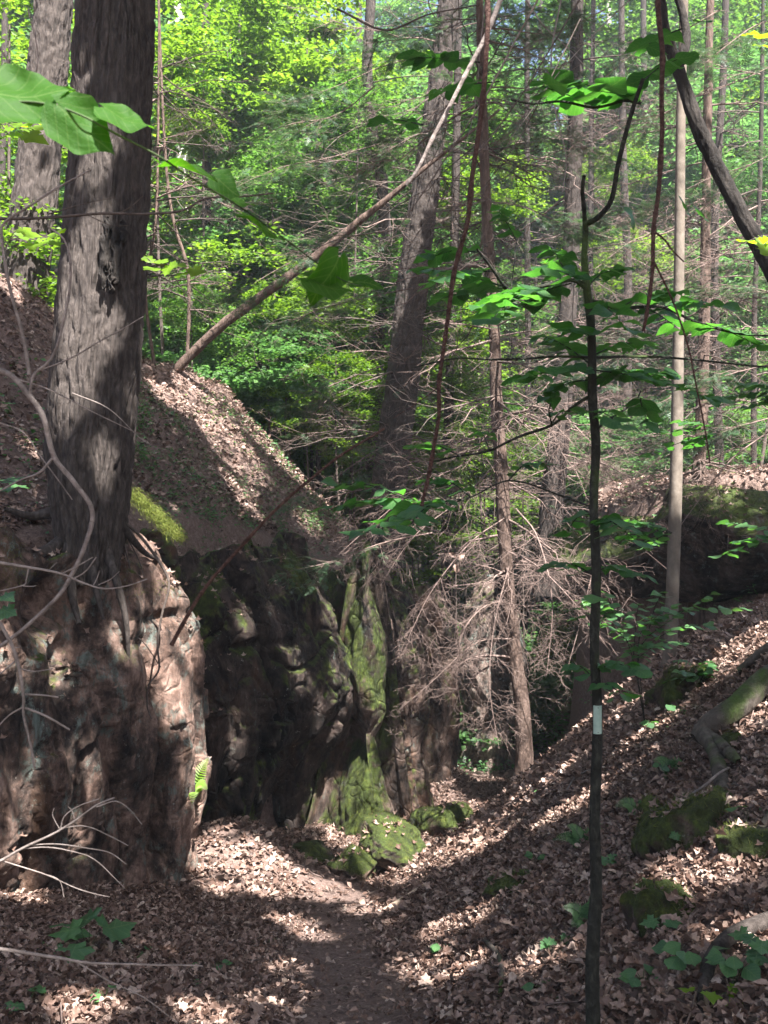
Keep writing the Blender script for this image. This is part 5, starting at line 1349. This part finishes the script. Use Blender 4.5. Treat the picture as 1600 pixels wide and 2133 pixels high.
for k, (lab, px, py, d, brs) in enumerate((('leafy sprig over the terrace at the right edge', 1640, 1120, 7, ((1520, 1090), (1540, 1130), (1500, 1160))), ('leafy sprig behind the sapling, level with the ledge', 1400, 1110, 8, ((1330, 1090), (1300, 1120), (1350, 1140), (1290, 1080))),
      ('leafy sprig crossing the pale smooth trunk', 1500, 900, 8, ((1420, 880), (1440, 930), (1390, 900), (1350, 950))), ('leafy sprig at the right edge below the curved trunk', 1650, 820, 7, ((1540, 800), (1560, 850), (1500, 830)))
      , ('leafy sprig low in front of the pillar gap', 1300, 1270, 9, ((1220, 1250), (1200, 1290), (1240, 1310), (1180, 1270))), ('thin seedling stems with leaves under the pale trunk', 1460, 1420, 9, ((1420, 1400), (1480, 1380), (1390, 1420), (1510, 1410))))):
    t = thing('leafy_sprig', lab, 'sprig', P(px, py, d))
    for j, (x_, y_) in enumerate(brs):
        twig_leaves(t, [P(px, py, d), P((px + x_) / 2, (py + y_) / 2 - 6, d), P(x_, y_, d + 0.2 * j)], 0.004, 9, 0.105, ('herb', 'ovalw')[j % 2], 900 + 10 * k + j, skip=0.25)

# greenbrier vine near the camera
GV = thing('greenbrier_vine', 'green vine with large heart shaped leaves hanging across the thick trunk', 'vine', P(-60, 215, 1.5))
vp = pxpath([(-60, 216, 1.45), (0, 217, 1.5), (60, 212, 1.5), (120, 222, 1.5), (180, 245, 1.5), (240, 278, 1.52), (330, 325, 1.55), (400, 372, 1.6), (470, 412, 1.65), (540, 458, 1.75), (610, 510, 1.85), (680, 562, 1.95), (730, 590, 2.0), (800, 602, 2.1)])
emit('stem', *tubes(resample(vp, 90), np.linspace(0.0022, 0.0012, 90), 8), M['green_stem'], GV)
rv = np.random.default_rng(9)
for (bx, by, tx, ty, d, sz, up) in ((-30, 205, 150, 182, 1.5, 0.128, (0.1, -0.75, 0.6)), (120, 225, 235, 315, 1.5, 0.105, (-0.2, -0.8, 0.5)), (215, 232, 322, 262, 1.52, 0.085, (0.2, -0.55, 0.8)),
                                    (345, 342, 452, 358, 1.6, 0.085, (0, -0.35, 1)), (446, 372, 500, 405, 1.65, 0.055, (0, -0.9, 0.5)), (470, 410, 530, 425, 1.7, 0.05, (0, -0.5, 1)),
                                    (505, 452, 595, 490, 1.75, 0.08, (0.1, -0.35, 1)), (700, 535, 655, 640, 1.95, 0.098, (0.9, -0.5, 0.3)), (640, 585, 735, 605, 1.95, 0.09, (0, -0.7, 0.8)),
                                    (735, 588, 800, 592, 2.05, 0.065, (0, -0.6, 0.9)), (320, 330, 338, 345, 1.55, 0.03, (0, -0.6, 1))):
    a_ = P(bx, by, d); b_ = P(tx, ty, d + 0.01)
    put_leaf(GV, 'heart', a_, b_ - a_, np.linalg.norm(b_ - a_) * 1.02, rv, up, 0.05)

# lime maple leaves
def maple_spray(label, base, leaves, d, size, seed, kind='lime', stem='twig_dark'):
    t = thing('maple_sprig', label, 'sprig', P(*base, d))
    rng = np.random.default_rng(seed)
    for (x, y) in leaves:
        a_ = P(*base, d); b_ = P(x, y, d + rng.normal(0, 0.1))
        emit('twig', *tubes(resample([a_, (a_ + b_) / 2 + (0, 0, 0.02), b_], 6), np.linspace(0.003, 0.0015, 6), 4), M[stem], t)
        put_leaf(t, kind, b_, (rng.normal(0.5, 0.6), rng.normal(-0.3, 0.5), rng.normal(-0.15, 0.1)), size * rng.uniform(0.8, 1.2), rng, (0, -0.75, 1), 0.2)
maple_spray('lime green maple leaves glowing beside the thick trunk', (318, 552), [(300, 538), (330, 545), (345, 560), (360, 555), (375, 572), (395, 562), (325, 560)], 6.5, 0.12, 1)
maple_spray('lime maple leaves left of the thick trunk', (20, 500), [(55, 485), (75, 500), (95, 505), (60, 510), (110, 490), (40, 480)], 6.5, 0.13, 2)
maple_spray('bright maple leaves at the left edge below the vine leaf', (-20, 250), [(10, 250), (35, 262), (60, 250), (90, 256), (110, 264), (20, 280), (50, 282), (80, 275), (110, 240)], 5.0, 0.12, 3)
maple_spray('glowing yellow green maple leaf at the right edge', (1640, 492), [(1600, 500), (1575, 508), (1550, 505), (1585, 514)], 5.0, 0.12, 4)
maple_spray('dark green maple leaf in shade at the left edge', (-10, 1005), [(20, 1000), (45, 1012), (10, 1020)], 6.0, 0.14, 6, 'maple')
maple_spray('small dark maple leaves low at the left edge', (-20, 1240), [(8, 1240), (5, 1270)], 5.0, 0.1, 7, 'maple')
maple_spray('yellow green maple leaves at the top right corner', (1620, 90), [(1590, 80), (1575, 95), (1605, 110), (1560, 75)], 9.0, 0.16, 8)

# ------------------------------------------------------------------ hanging vines and bare branches near the camera
def limb(name, label, cat, pts, d, r0, r1, mat, subs=(), group=None, knob=0.0, sides=10):
    q = pxpath(pts, d)
    t = thing(name, label, cat, q[0], group)
    n = max(40, 14 * len(pts))
    p = resample(q, n)
    sc_ = np.mean(q[:, 1])
    p = p + 0.0018 * sc_ * np.stack([vn(p * 7 / sc_ * 3, 1), vn(p * 7 / sc_ * 3, 2), vn(p * 7 / sc_ * 3, 3)], -1)
    r = np.linspace(r0, r1, n)
    if knob: r = r * (1 + knob * np.clip(vn(np.stack([np.arange(n) * 0.45, np.zeros(n), np.zeros(n)], -1), 5), 0, 1))
    emit('stem', *tubes(p, r, sides), M[mat], t)
    for s_ in subs:
        pp, a, b = s_[0], s_[1], s_[2]
        qq = resample(pxpath(pp, d), 20)
        qq = qq + 0.001 * sc_ * np.stack([vn(qq * 12 / sc_ * 2, 4), vn(qq * 12 / sc_ * 2, 5), vn(qq * 12 / sc_ * 2, 6)], -1)
        emit('twig', *tubes(qq, np.linspace(a, b, 20), 6), M[mat], t)
    return t
limb('hanging_vine', 'reddish brown vine hanging down in front of the middle trunks', 'vine', [(1015, -60), (1016, 60), (1005, 200), (990, 330), (975, 450), (945, 570), (930, 690), (915, 800), (912, 870), (898, 950), (880, 1056)], 3.0, .0085, .0052, 'vine',
     [([(914, 806), (890, 825), (860, 845), (820, 870)], .002, .001), ([(990, 330), (998, 345), (1003, 370)], .003, .001)], knob=0.45)
limb('hanging_vine', 'dark red vine hanging straight down at the upper right', 'vine', [(1366, -60), (1370, 30), (1380, 130), (1378, 260), (1370, 400), (1362, 480), (1358, 560), (1350, 630), (1339, 692)], 3.0, .0085, .005, 'vine',
     [([(1362, 482), (1385, 500), (1400, 520), (1425, 545)], .0035, .002), ([(1362, 545), (1385, 590), (1410, 650), (1435, 730), (1455, 820), (1475, 930), (1479, 965)], .0032, .0022),
      ([(1362, 480), (1350, 490), (1338, 495)], .002, .001)], knob=0.45)
limb('bare_branch', 'long bare brown stem crossing diagonally before the dark overhang', 'branch', [(358, 1345), (385, 1290), (420, 1235), (480, 1165), (560, 1080), (640, 1005), (720, 940), (800, 890)], 2.2, .0048, .0026, 'vine', knob=0.3)
limb('bare_branch', 'pale bare branch slanting from the top centre down to the leaning dead trunk', 'branch', [(1050, -20), (1010, 80), (960, 170), (915, 260), (870, 350), (845, 385)], 3.2, .0085, .005, 'twig_pale', knob=0.3)
for i, (pts, r) in enumerate((([(1130, -20), (1050, 130), (960, 280), (880, 400), (800, 520)], .004), ([(1220, -20), (1130, 130), (1040, 260), (930, 400), (820, 560)], .0035), ([(1210, 40), (1150, 160), (1060, 320), (960, 460)], .003),
                              ([(1330, -20), (1250, 60), (1160, 160), (1060, 290)], .003), ([(1090, 0), (1130, 50), (1170, 90), (1230, 150)], .0035), ([(1170, 0), (1150, 110), (1155, 220), (1180, 330), (1175, 400)], .004),
                              ([(700, 20), (800, 60), (900, 30), (1000, 10)], .006), ([(1010, 10), (1000, 110), (985, 240), (960, 330)], .003))):
    limb('bare_branch', ['dark thin branch just right of the pale slanting one', 'thin branch slanting over the largest middle trunk', 'short thin slanting branch near the top', 'fine branch slanting in from the top right',
         'twig crossing the others near the top', 'pale hanging twig above the forked sapling tip', 'dark branch spanning the sky gap at the top', 'fine twig hanging at the reddish vine'][i], 'branch', pts, 3.6 + 0.25 * i, r, r * 0.5, 'twig_dark' if i in (0, 1, 2, 6) else 'twig_pale')
# left side bare branches
limb('bare_branch', 'long bare branch running down in front of the thick trunk to the rock', 'branch', [(-40, 760), (20, 780), (60, 825), (90, 870), (110, 950), (150, 1000), (190, 1062), (180, 1130), (150, 1200), (120, 1245), (60, 1300), (0, 1345), (-40, 1370)], 3.4, .011, .006, 'twig_pale',
     [([(108, 955), (80, 985), (40, 1000), (-20, 1035)], .005, .003), ([(60, 828), (70, 780), (110, 740), (140, 640), (148, 560), (135, 500), (100, 470)], .006, .003), ([(60, 780), (45, 690), (20, 590), (5, 500), (8, 465), (60, 430), (120, 390), (190, 352)], .007, .003),
      ([(40, 790), (100, 810), (200, 860), (290, 905)], .003, .0015), ([(70, 775), (160, 740), (230, 700), (300, 660)], .003, .0015), ([(0, 880), (50, 900), (90, 960), (150, 1040)], .003, .002)])
limb('bare_branch', 'thin dark branch reaching right across the thick trunk', 'branch', [(-40, 455), (60, 454), (180, 448), (310, 444), (380, 438), (430, 415), (500, 408), (575, 400)], 3.6, .006, .0025, 'twig_dark',
     [([(250, 445), (275, 430), (298, 410)], .003, .0015), ([(100, 445), (170, 425), (240, 410)], .0025, .001), ([(180, 448), (230, 470), (270, 470)], .002, .001)])
limb('bare_branch', 'pale forked branch across the rock at mid left', 'branch', [(-40, 1168), (0, 1170), (70, 1182), (130, 1195), (170, 1212), (215, 1225), (260, 1222), (305, 1208)], 3.0, .0055, .0015, 'twig_pale',
     [([(125, 1195), (160, 1180), (195, 1162)], .003, .002), ([(155, 1205), (180, 1190), (202, 1162)], .003, .002), ([(195, 1220), (203, 1205), (208, 1190)], .002, .0015), ([(205, 1220), (230, 1208), (250, 1190)], .002, .001),
      ([(60, 1180), (55, 1205), (48, 1220), (0, 1232)], .0025, .0015), ([(48, 1222), (65, 1222), (75, 1220)], .002, .0015), ([(100, 1188), (112, 1175), (118, 1170)], .0015, .001)])
limb('bare_branch', 'pale branch hanging down the rock at the left edge', 'branch', [(-15, 1280), (0, 1295), (25, 1350), (42, 1405), (50, 1450), (50, 1490), (60, 1540), (72, 1595)], 2.8, .0055, .0035, 'twig_pale',
     [([(38, 1392), (70, 1398), (110, 1392)], .0025, .0015), ([(52, 1446), (90, 1448), (120, 1452)], .003, .0025), ([(52, 1475), (90, 1490), (144, 1520)], .004, .003), ([(50, 1472), (20, 1490), (-10, 1520)], .003, .002), ([(30, 1378), (10, 1395), (-15, 1415)], .003, .002), ([(25, 1348), (35, 1350), (42, 1348)], .002, .0015)])
limb('bare_branch', 'arching spray of bare twigs at the lower left', 'branch', [(-40, 1812), (0, 1795), (60, 1760), (120, 1728), (160, 1705), (200, 1680), (238, 1665)], 2.6, .0042, .002, 'twig_pale',
     [([(128, 1725), (135, 1700), (165, 1678), (205, 1663)], .002, .0012), ([(200, 1680), (240, 1668), (270, 1685), (296, 1716)], .0022, .0012), ([(130, 1724), (180, 1720), (230, 1740), (268, 1760)], .002, .001), ([(45, 1768), (100, 1764), (150, 1772), (200, 1790), (260, 1848)], .002, .001),
      ([(60, 1760), (120, 1757), (180, 1765), (230, 1775), (265, 1800)], .0018, .001), ([(125, 1725), (110, 1700), (112, 1684)], .0015, .001), ([(155, 1705), (150, 1690), (140, 1680)], .0015, .001), ([(5, 1793), (90, 1820), (160, 1850), (230, 1868)], .0018, .001), ([(90, 1820), (125, 1835), (135, 1870)], .0014, .001)])
limb('bare_branch', 'out of focus twig crossing low over the leaves at the left', 'branch', [(-40, 1975), (40, 1985), (120, 1995), (190, 2005), (300, 2008), (420, 2015)], 2.2, .0045, .0015, 'twig_pale', [([(150, 1998), (220, 2040), (300, 2080), (370, 2130)], .002, .001)])
limb('bare_branch', 'thin pale twigs at the upper left corner', 'branch', [(-20, 80), (15, 130), (20, 170), (0, 200)], 2.4, .003, .001, 'twig_pale', [([(60, 20), (75, 80), (80, 130), (70, 170)], .002, .001), ([(155, 150), (170, 190), (192, 228)], .002, .001)])
limb('root', 'dark root hanging down the sunlit corner of the rock face', 'root', [(248, 1085), (290, 1120), (335, 1180), (350, 1220), (335, 1280), (330, 1340), (332, 1395), (308, 1430), (305, 1470), (315, 1500)], 9.4, .016, .006, 'twig_dark',
     [([(262, 1110), (290, 1165), (300, 1200)], .008, .004), ([(255, 1120), (275, 1200), (275, 1290), (265, 1350)], .009, .005), ([(255, 1110), (262, 1180), (255, 1250), (255, 1300), (300, 1340), (335, 1390)], .008, .005)])
limb('branch_on_bank', 'thin grey twig sloping over the bank right of the thick trunk', 'branch', [(150, 820), (230, 855), (290, 910), (330, 935)], 6, .004, .002, 'twig_pale')

# ------------------------------------------------------------------ logs, roots, sticks on the ground
def ground_pts(pts, lift=0.03):
    return np.array([ground_hit(x, y) + (0, 0, l) for x, y, l in [(q[0], q[1], q[2] if len(q) > 2 else lift) for q in pts]])
lp = ground_pts([(1700, 1400, .12), (1600, 1455, .14), (1540, 1510, .14), (1480, 1555, .16), (1450, 1580, .14)])
t = thing('bent_log', 'bent brown log lying on the right bank with its broken end pointing down', 'log', lp[-1])
emit('trunk', *trunk_mesh(lp, [0.105, 0.10, 0.095, 0.09, 0.06], 24, 90, 0.008, 20, 3, 5), M['bark_log'], t)
lp2 = ground_pts([(1465, 1565, .14), (1490, 1600, .12), (1500, 1640, .08), (1515, 1690, .0)])
emit('stub', *trunk_mesh(lp2, [0.075, 0.065, 0.055, 0.04], 20, 40, 0.006, 20, 3, 6), M['bark_log'], t)
lp3 = ground_pts([(1490, 1575, .12), (1520, 1600, .1), (1540, 1605, .05)])
emit('stub', *trunk_mesh(lp3, [0.05, 0.045, 0.03], 16, 24, 0.006, 20, 3, 7), M['bark_log'], t)
for lab, pts, r, mt in (('dark root curving out of the leaves at the lower right', [(1640, 1930, .04), (1580, 1960, .07), (1520, 1990, .07), (1480, 2030, .06), (1468, 2080, .03), (1460, 2120, -.02)], (0.045, 0.025), 'bark_mid'),
                        ('pale rotten stick lying beside the path', [(800, 1905, .02), (840, 1880, .03), (890, 1848, .03)], (0.032, 0.018), 'cutwood'),
                        ('pale curved stick lying over the long mossy rock', [(1430, 1700, .12), (1465, 1690, .16), (1495, 1665, .16), (1518, 1640, .12)], (0.012, 0.008), 'twig_pale'),
                        ('bare curved root on the leaves right of the path', [(1010, 1965, .02), (1040, 2010, .04), (1045, 2050, .04), (1040, 2090, .01)], (0.02, 0.012), 'bark_log'),
                        ('forked thin stick on the lower right bank', [(1100, 1860, .02), (1095, 1900, .03), (1080, 1940, .02)], (0.010, 0.006), 'twig_pale'),
                        ('slim pale stick on the sunlit leaves above the path', [(1180, 1655, .03), (1200, 1630, .05), (1240, 1610, .05)], (0.010, 0.006), 'twig_pale'),
                        ('long thin stick on the leaves at the lower left', [(280, 1900, .02), (330, 1920, .03), (370, 1950, .02)], (0.011, 0.006), 'twig_dark'),
                        ('dark stick lying at the left edge of the path', [(520, 1985, .02), (560, 1970, .03), (595, 1958, .02)], (0.016, 0.010), 'bark_log'),
                        ('stick leaning near the foot of the streaked rock face', [(398, 1825, .03), (405, 1860, .03), (418, 1905, .02)], (0.010, 0.007), 'twig'),
                        ('thin log end at the right edge above the bent log', [(1640, 1340, .05), (1590, 1375, .07), (1540, 1410, .05)], (0.05, 0.035), 'bark_log'),
                        ('dark rotten log on the upper right bank', [(1640, 1680, .04), (1570, 1780, .05), (1540, 1800, .0)], (0.05, 0.03), 'bark_log')):
    q = ground_pts(pts)
    t = emit('stick' if 'stick' in lab else ('root' if 'root' in lab else 'log'), *trunk_mesh(q, np.linspace(r[0], r[1], 5), 12, 40, 0.002, 30, 4, 6), M[mt], origin=q[0], label=lab, cat='stick' if 'stick' in lab else ('root' if 'root' in lab else 'log'))
# scattered fine sticks
a = Acc(); rr_ = np.random.default_rng(31)
n = 700
x = rr_.uniform(-4, 5, n); y = rr_.uniform(3.8, 17, n); sf = sdist(FOOT, x, y); k_ = sf < 0.0; x, y = x[k_], y[k_]
an = rr_.uniform(0, 6.28, len(x)); ln = rr_.uniform(0.06, 0.4, len(x))
ps = []
for u in (-0.5, -0.1, 0.3, 0.5):
    xx = x + np.cos(an) * ln * u; yy = y + np.sin(an) * ln * u
    ps.append(np.stack([xx, yy, H(xx, yy) + 0.035 + rr_.uniform(0, 0.02, len(x))], -1))
ps = np.stack(ps, 1); rd = rr_.uniform(0.0015, 0.006, len(x))[:, None] * np.array([1, 0.9, 0.8, 0.6])[None]
a.add(*tubes(ps, rd, 4))
a.emit('fine_sticks', M['twig'], kind='stuff', label='fine broken twigs scattered over the leaves', cat='twigs')

# ------------------------------------------------------------------ herbs, ferns, moss
def seedling(label, px, py, n, size, kind, seed, h=0.12, name='seedling', spread=0.12, toward=None, group=None):
    g = ground_hit(px, py); rng = np.random.default_rng(seed)
    t = thing(name, label, 'plant', g, group)
    for i in range(n):
        a_ = rng.uniform(0, 6.28) if toward is None else toward[i % len(toward)]
        e = g + np.array([math.cos(a_) * spread * rng.uniform(0.2, 1), math.sin(a_) * spread * rng.uniform(0.2, 1), h * rng.uniform(0.7, 1.2)])
        emit('stem', *tubes(resample([g, (g + e) / 2 + (0, 0, 0.02), e], 6), np.linspace(0.002, 0.0012, 6), 4), M['green_stem'], t)
        put_leaf(t, kind, e, (math.cos(a_), math.sin(a_) - 0.2, -0.15), size * rng.uniform(0.75, 1.2), rng, (0, -0.35, 1), 0.18)
for i, (px, py, n_, sz, kd, h, lab) in enumerate(((185, 1985, 4, .26, 'maple', .14, 'large leaved maple seedling at the foot of the streaked rock, lower left'), (120, 1975, 4, .14, 'maple', .08, 'small maple seedling left of the large leaved one'),
      (912, 1985, 3, .09, 'herb', .07, 'tiny seedling right of the path near the bottom'), (1120, 1800, 5, .07, 'herb', .08, 'small plant in the shaded leaves left of the sapling'), (1260, 1810, 4, .10, 'maple', .08, 'seedling right beside the sapling stem'),
      (1160, 1975, 3, .09, 'maple', .06, 'seedling just left of the sapling near the bottom'), (1340, 2070, 6, .08, 'herb', .08, 'pale leaved seedling right of the sapling at the bottom'), (1430, 2040, 7, .085, 'herb', .12, 'broad leaved plant before the curved root'),
      (1530, 2060, 10, .085, 'herb', .14, 'dense leafy plant in the lower right corner'), (1580, 2030, 8, .09, 'maple', .14, 'leafy plant at the lower right edge'), (1440, 1760, 4, .09, 'maple', .07, 'seedling growing on the long mossy rock'),
      (1385, 1950, 6, .08, 'maple', .07, 'seedling on the narrow dark mossy rock'), (1350, 1870, 4, .08, 'maple', .06, 'small plant between the two mossy rocks'), (1390, 1620, 5, .08, 'herb', .08, 'leafy plant above the long mossy rock'),
      (1370, 1530, 6, .10, 'herb', .10, 'leafy plant in the dappled light on the right bank'), (1410, 1490, 6, .09, 'herb', .08, 'leafy plant below the rounded mossy rock'), (1430, 1410, 4, .12, 'herb', .16, 'plant with drooping leaves below the pale smooth trunk'),
      (1290, 1475, 4, .1, 'herb', .1, 'plant in the lit leaves right of the sapling'), (1490, 1540, 4, .09, 'herb', .07, 'plant beside the bent log'), (1560, 1710, 3, .07, 'herb', .06, 'seedling at the right edge above the dark log'),
      (290, 1990, 3, .07, 'herb', .05, 'seedling in the leaves at lower left'), (400, 2060, 3, .07, 'herb', .05, 'seedling at the bottom left of the path'), (220, 2090, 4, .07, 'herb', .06, 'lowest seedling at the bottom left'), (440, 2020, 3, .08, 'herb', .05, 'seedling between the path and the lower left twig'),
      (60, 2100, 4, .09, 'maple', .06, 'seedling in the bottom left corner'), (1100, 1660, 3, .07, 'herb', .06, 'small plant at the foot of the crooked trunk'), (1480, 2110, 4, .09, 'lime', .08, 'bright round leaved seedling at the bottom right'), (1140, 2080, 3, .07, 'herb', .05, 'seedling at the bottom, left of the sapling'))):
    seedling(lab, px, py, n_, sz, kd, 800 + i, h, spread=sz * 1.1)

def fern(label, base, tips, n, w, seed, mat='leaf_herb'):
    t = thing('fern', label, 'fern', base)
    for i, tip in enumerate(tips):
        p = resample(np.array([base, (np.asarray(base) + tip) / 2 + (0, 0, 0.04), tip]), n + 2)
        emit('stem', *tubes(p, np.linspace(0.0018, 0.0008, n + 2), 4), M['green_stem'], t)
        tan = unit(np.gradient(p, axis=0)); L = np.linalg.norm(tip - base)
        P0, Rm, S = [], [], []
        for j in range(2, n + 1):
            u = j / n
            side = unit(np.cross(tan[j], (0.1, -0.8, 0.7)))
            for sg in (1, -1):
                d = unit(side * sg + tan[j] * 0.35)
                P0.append(p[j]); Rm.append(basis(d[None], np.array([[0.1, -0.7, 0.75]]))[0]); S.append(w * (1.15 - u) * (0.5 + min(u * 3, 0.5)))
        T = strip_leaf([0.12, 0.13, 0.11, 0.12, 0.07, 0.0], 0.1, 0.1, 0.1)
        V, F = stamp(*T, np.array(P0), np.array(Rm), np.array(S))
        emit('frond', V, F, M[mat], t)
fb = P(405, 1640, 10.15)
fern('bright green fern hanging on the sunlit corner of the rock face', fb, [P(436, 1578, 10.1), P(432, 1645, 9.95), P(400, 1676, 9.9), P(385, 1600, 10.1)], 14, 0.10, 1, 'leaf_lime')
for lab, px, py, tips in (('fern left of the sapling stem on the lower bank', 1225, 1935, [(1172, 1890), (1228, 1870), (1190, 1930), (1215, 1985)]), ('faint fern in the shade left of the sapling', 1215, 1760, [(1150, 1750), (1180, 1720), (1270, 1720)]),
                          ('fern above the small moss cushion', 1400, 1610, [(1360, 1585), (1420, 1590), (1385, 1635)]), ('fern right of the moss cushion', 1330, 1690, [(1280, 1680), (1350, 1700), (1310, 1720)])):
    g = ground_hit(px, py)
    fern(lab, g, [P(x_, y_, g[1] - 0.1) for x_, y_ in tips], 16, 0.075, 2)

# herbs on the left bank, beyond the gap, on the terrace
a = Acc(); rh = np.random.default_rng(91)
hacc = a
def herb_patch(px, py, n, rad, h, size):
    a = hacc
    g = ground_hit(px, py)
    x = g[0] + rh.normal(0, rad, n); y = g[1] + rh.normal(0, rad, n); z = H(x, y)
    for sgn in range(3):
        p = np.stack([x + rh.normal(0, .03, n), y + rh.normal(0, .03, n), z + rh.uniform(0.2, 1, n) * h], -1)
        a.add(*stamp(*FARLEAF, p, basis(rand_dirs(n, 0.3, rh), unit(np.array([0, -0.2, 1.0]) + rh.normal(0, 0.3, (n, 3)))), rh.uniform(0.6, 1.2, n) * size))
for q in ((290, 900, 60, .10, .45, .07), (285, 960, 90, .12, .3, .06), (330, 1000, 60, .2, .12, .06), (400, 960, 60, .3, .08, .06), (470, 860, 60, .4, .12, .07), (520, 830, 80, .3, .15, .07), (560, 920, 60, .3, .12, .06), (420, 1040, 60, .3, .10, .06), (600, 980, 60, .3, .12, .06),
          (360, 1080, 60, .2, .1, .05), (500, 1060, 50, .3, .08, .05), (640, 1040, 60, .3, .15, .06), (450, 770, 90, .5, .25, .08), (700, 1010, 60, .3, .4, .06), (150, 1090, 50, .3, .08, .05), (960, 1530, 300, .9, .35, .1), (1010, 1600, 200, .7, .25, .09), (980, 1480, 300, 1.5, .5, .12),
          (1460, 1080, 60, .8, .3, .09), (1300, 1110, 60, .6, .3, .09), (1560, 1070, 60, .8, .3, .09), (350, 1140, 40, .15, .08, .05), (90, 1000, 40, .3, .2, .06), (20, 830, 60, .5, .3, .08)):
    herb_patch(*q)
herb_acc = a
# moss and fine grass hanging over the sunlit corner
a = Acc(); n = 4200
cx_ = rh.uniform(0, 1, n); jit = rh.normal(0, 1, (n, 3))
l0 = P(272, 1020, 10.15); l1 = P(375, 1115, 10.4)
p = l0 + (l1 - l0) * cx_[:, None] + jit * np.array([0.04, 0.10, 0.035]) + np.array([0, 0, -0.02])
BL = (np.array([(0, 0.035, 0), (0, -0.035, 0), (0.55, -0.02, 0), (1, 0, -0.25), (0.55, 0.02, 0)], float), [np.array([(0, 1, 2), (0, 2, 4), (4, 2, 3)])])
d = unit(np.stack([rh.normal(0.4, 0.35, n), rh.normal(-0.5, 0.35, n), rh.normal(-0.45, 0.4, n)], -1))
a.add(*stamp(*BL, p, basis(d, rand_dirs(n, 0.4, rh)), rh.uniform(0.03, 0.085, n)))
a.emit('hanging_moss', M['moss'], kind='stuff', smooth=False, label='bright moss and fine grass draped over the sunlit rock corner', cat='moss')

# moss with thickness on the mossy stones and the ribs, tufts and roots along the lip of the rock
pp_, dd_ = [], []
rgm = np.random.default_rng(123)
def moss_on(x, y, z, dirv, minz):
    h = bt_.ray_cast(Vector((x, y, z)), Vector(dirv))
    if h[0] is None or h[1].z < minz: return
    pp_.append(np.array(h[0])); dd_.append(unit(np.array(h[1]) + rgm.normal(0, 0.5, 3)))
for o_ in ROCKS:
    if o_.name.startswith(('mossy_rock', 'boulder')):
        q_ = ORIGIN[o_.name]
        for _ in range(1500): moss_on(q_[0] + rgm.normal(0, .25), q_[1] + rgm.normal(0, .25), q_[2] + 2, (0, 0, -1), 0.25)
for _ in range(9000):
    px = rgm.uniform(735, 905); py = rgm.uniform(1120, 1720)
    if fbm(np.array([[px * 0.012, py * 0.004, 3.3]]), 5, 3)[0] < 0.0: continue
    dv = P(px, py, 1.0); dv = dv / np.linalg.norm(dv)
    h = bt_.ray_cast(Vector((0, 0, 0)), Vector(dv))
    if h[0] is None or h[0].y > 18: continue
    pp_.append(np.array(h[0])); dd_.append(unit(np.array(h[1]) + rgm.normal(0, 0.45, 3) + (0, 0, -0.3)))
for _ in range(9000):
    px = rgm.uniform(0, 760); py = rgm.uniform(1060, 1240)
    if fbm(np.array([[px * 0.011, py * 0.011, 1.3]]), 15, 3)[0] < 0.05: continue
    dv = P(px, py, 1.0); dv = dv / np.linalg.norm(dv)
    h = bt_.ray_cast(Vector((0, 0, 0)), Vector(dv))
    if h[0] is None or h[0].y > 18: continue
    pp_.append(np.array(h[0])); dd_.append(unit(np.array(h[1]) * 0.6 + rgm.normal(0, 0.45, 3) + (0, 0, -0.4)))
pp_ = np.array(pp_); dd_ = np.array(dd_)
V, F = stamp(*BL, pp_, basis(dd_, rand_dirs(len(dd_), 0.4, rgm)), rgm.uniform(0.015, 0.045, len(dd_)))
emit('moss', V, F, M['moss'], kind='stuff', smooth=False, label='green moss on the stones and along the lip of the rock faces', cat='moss')
for q in ((450, 1125, 80, .12, .14, .05), (520, 1120, 80, .15, .12, .05), (590, 1115, 80, .15, .12, .05), (650, 1100, 80, .15, .16, .05), (700, 1090, 80, .2, .2, .05), (560, 1060, 80, .25, .1, .05), (400, 1000, 60, .25, .1, .05), (470, 980, 60, .3, .1, .05), (540, 960, 60, .3, .1, .05),
          (380, 900, 60, .3, .1, .05), (600, 1040, 80, .25, .12, .05), (420, 1090, 80, .2, .12, .05), (500, 880, 50, .3, .1, .06), (340, 860, 60, .3, .15, .06), (620, 940, 60, .3, .2, .06)):
    herb_patch(*q)

herb_acc.emit('ground_herbs', M['leaf_herb'], kind='stuff', smooth=False, label='low green herbs on the banks and beyond the rocks', cat='ground cover')
# rest objects: dead leaf caught in twigs
t = emit('dead_leaf_cluster', *stamp(*OAK2, np.array([P(948, 1175, 12.1), P(955, 1165, 12.1), P(950, 1160, 12.08)]), basis(np.array([(0.3, -0.2, -1.0), (0.6, 0, 0.5), (-0.5, -0.2, 0.3)]), np.array([(0, -1.0, 0.2)] * 3)), np.array([0.12, 0.1, 0.1])), M['litter'], origin=P(948, 1175, 12.1), label='rusty dead leaves caught in the twigs in the middle', cat='dead leaves')
print('objects', len(bpy.data.objects), 'tris', sum(len(m.polygons) for m in bpy.data.meshes))
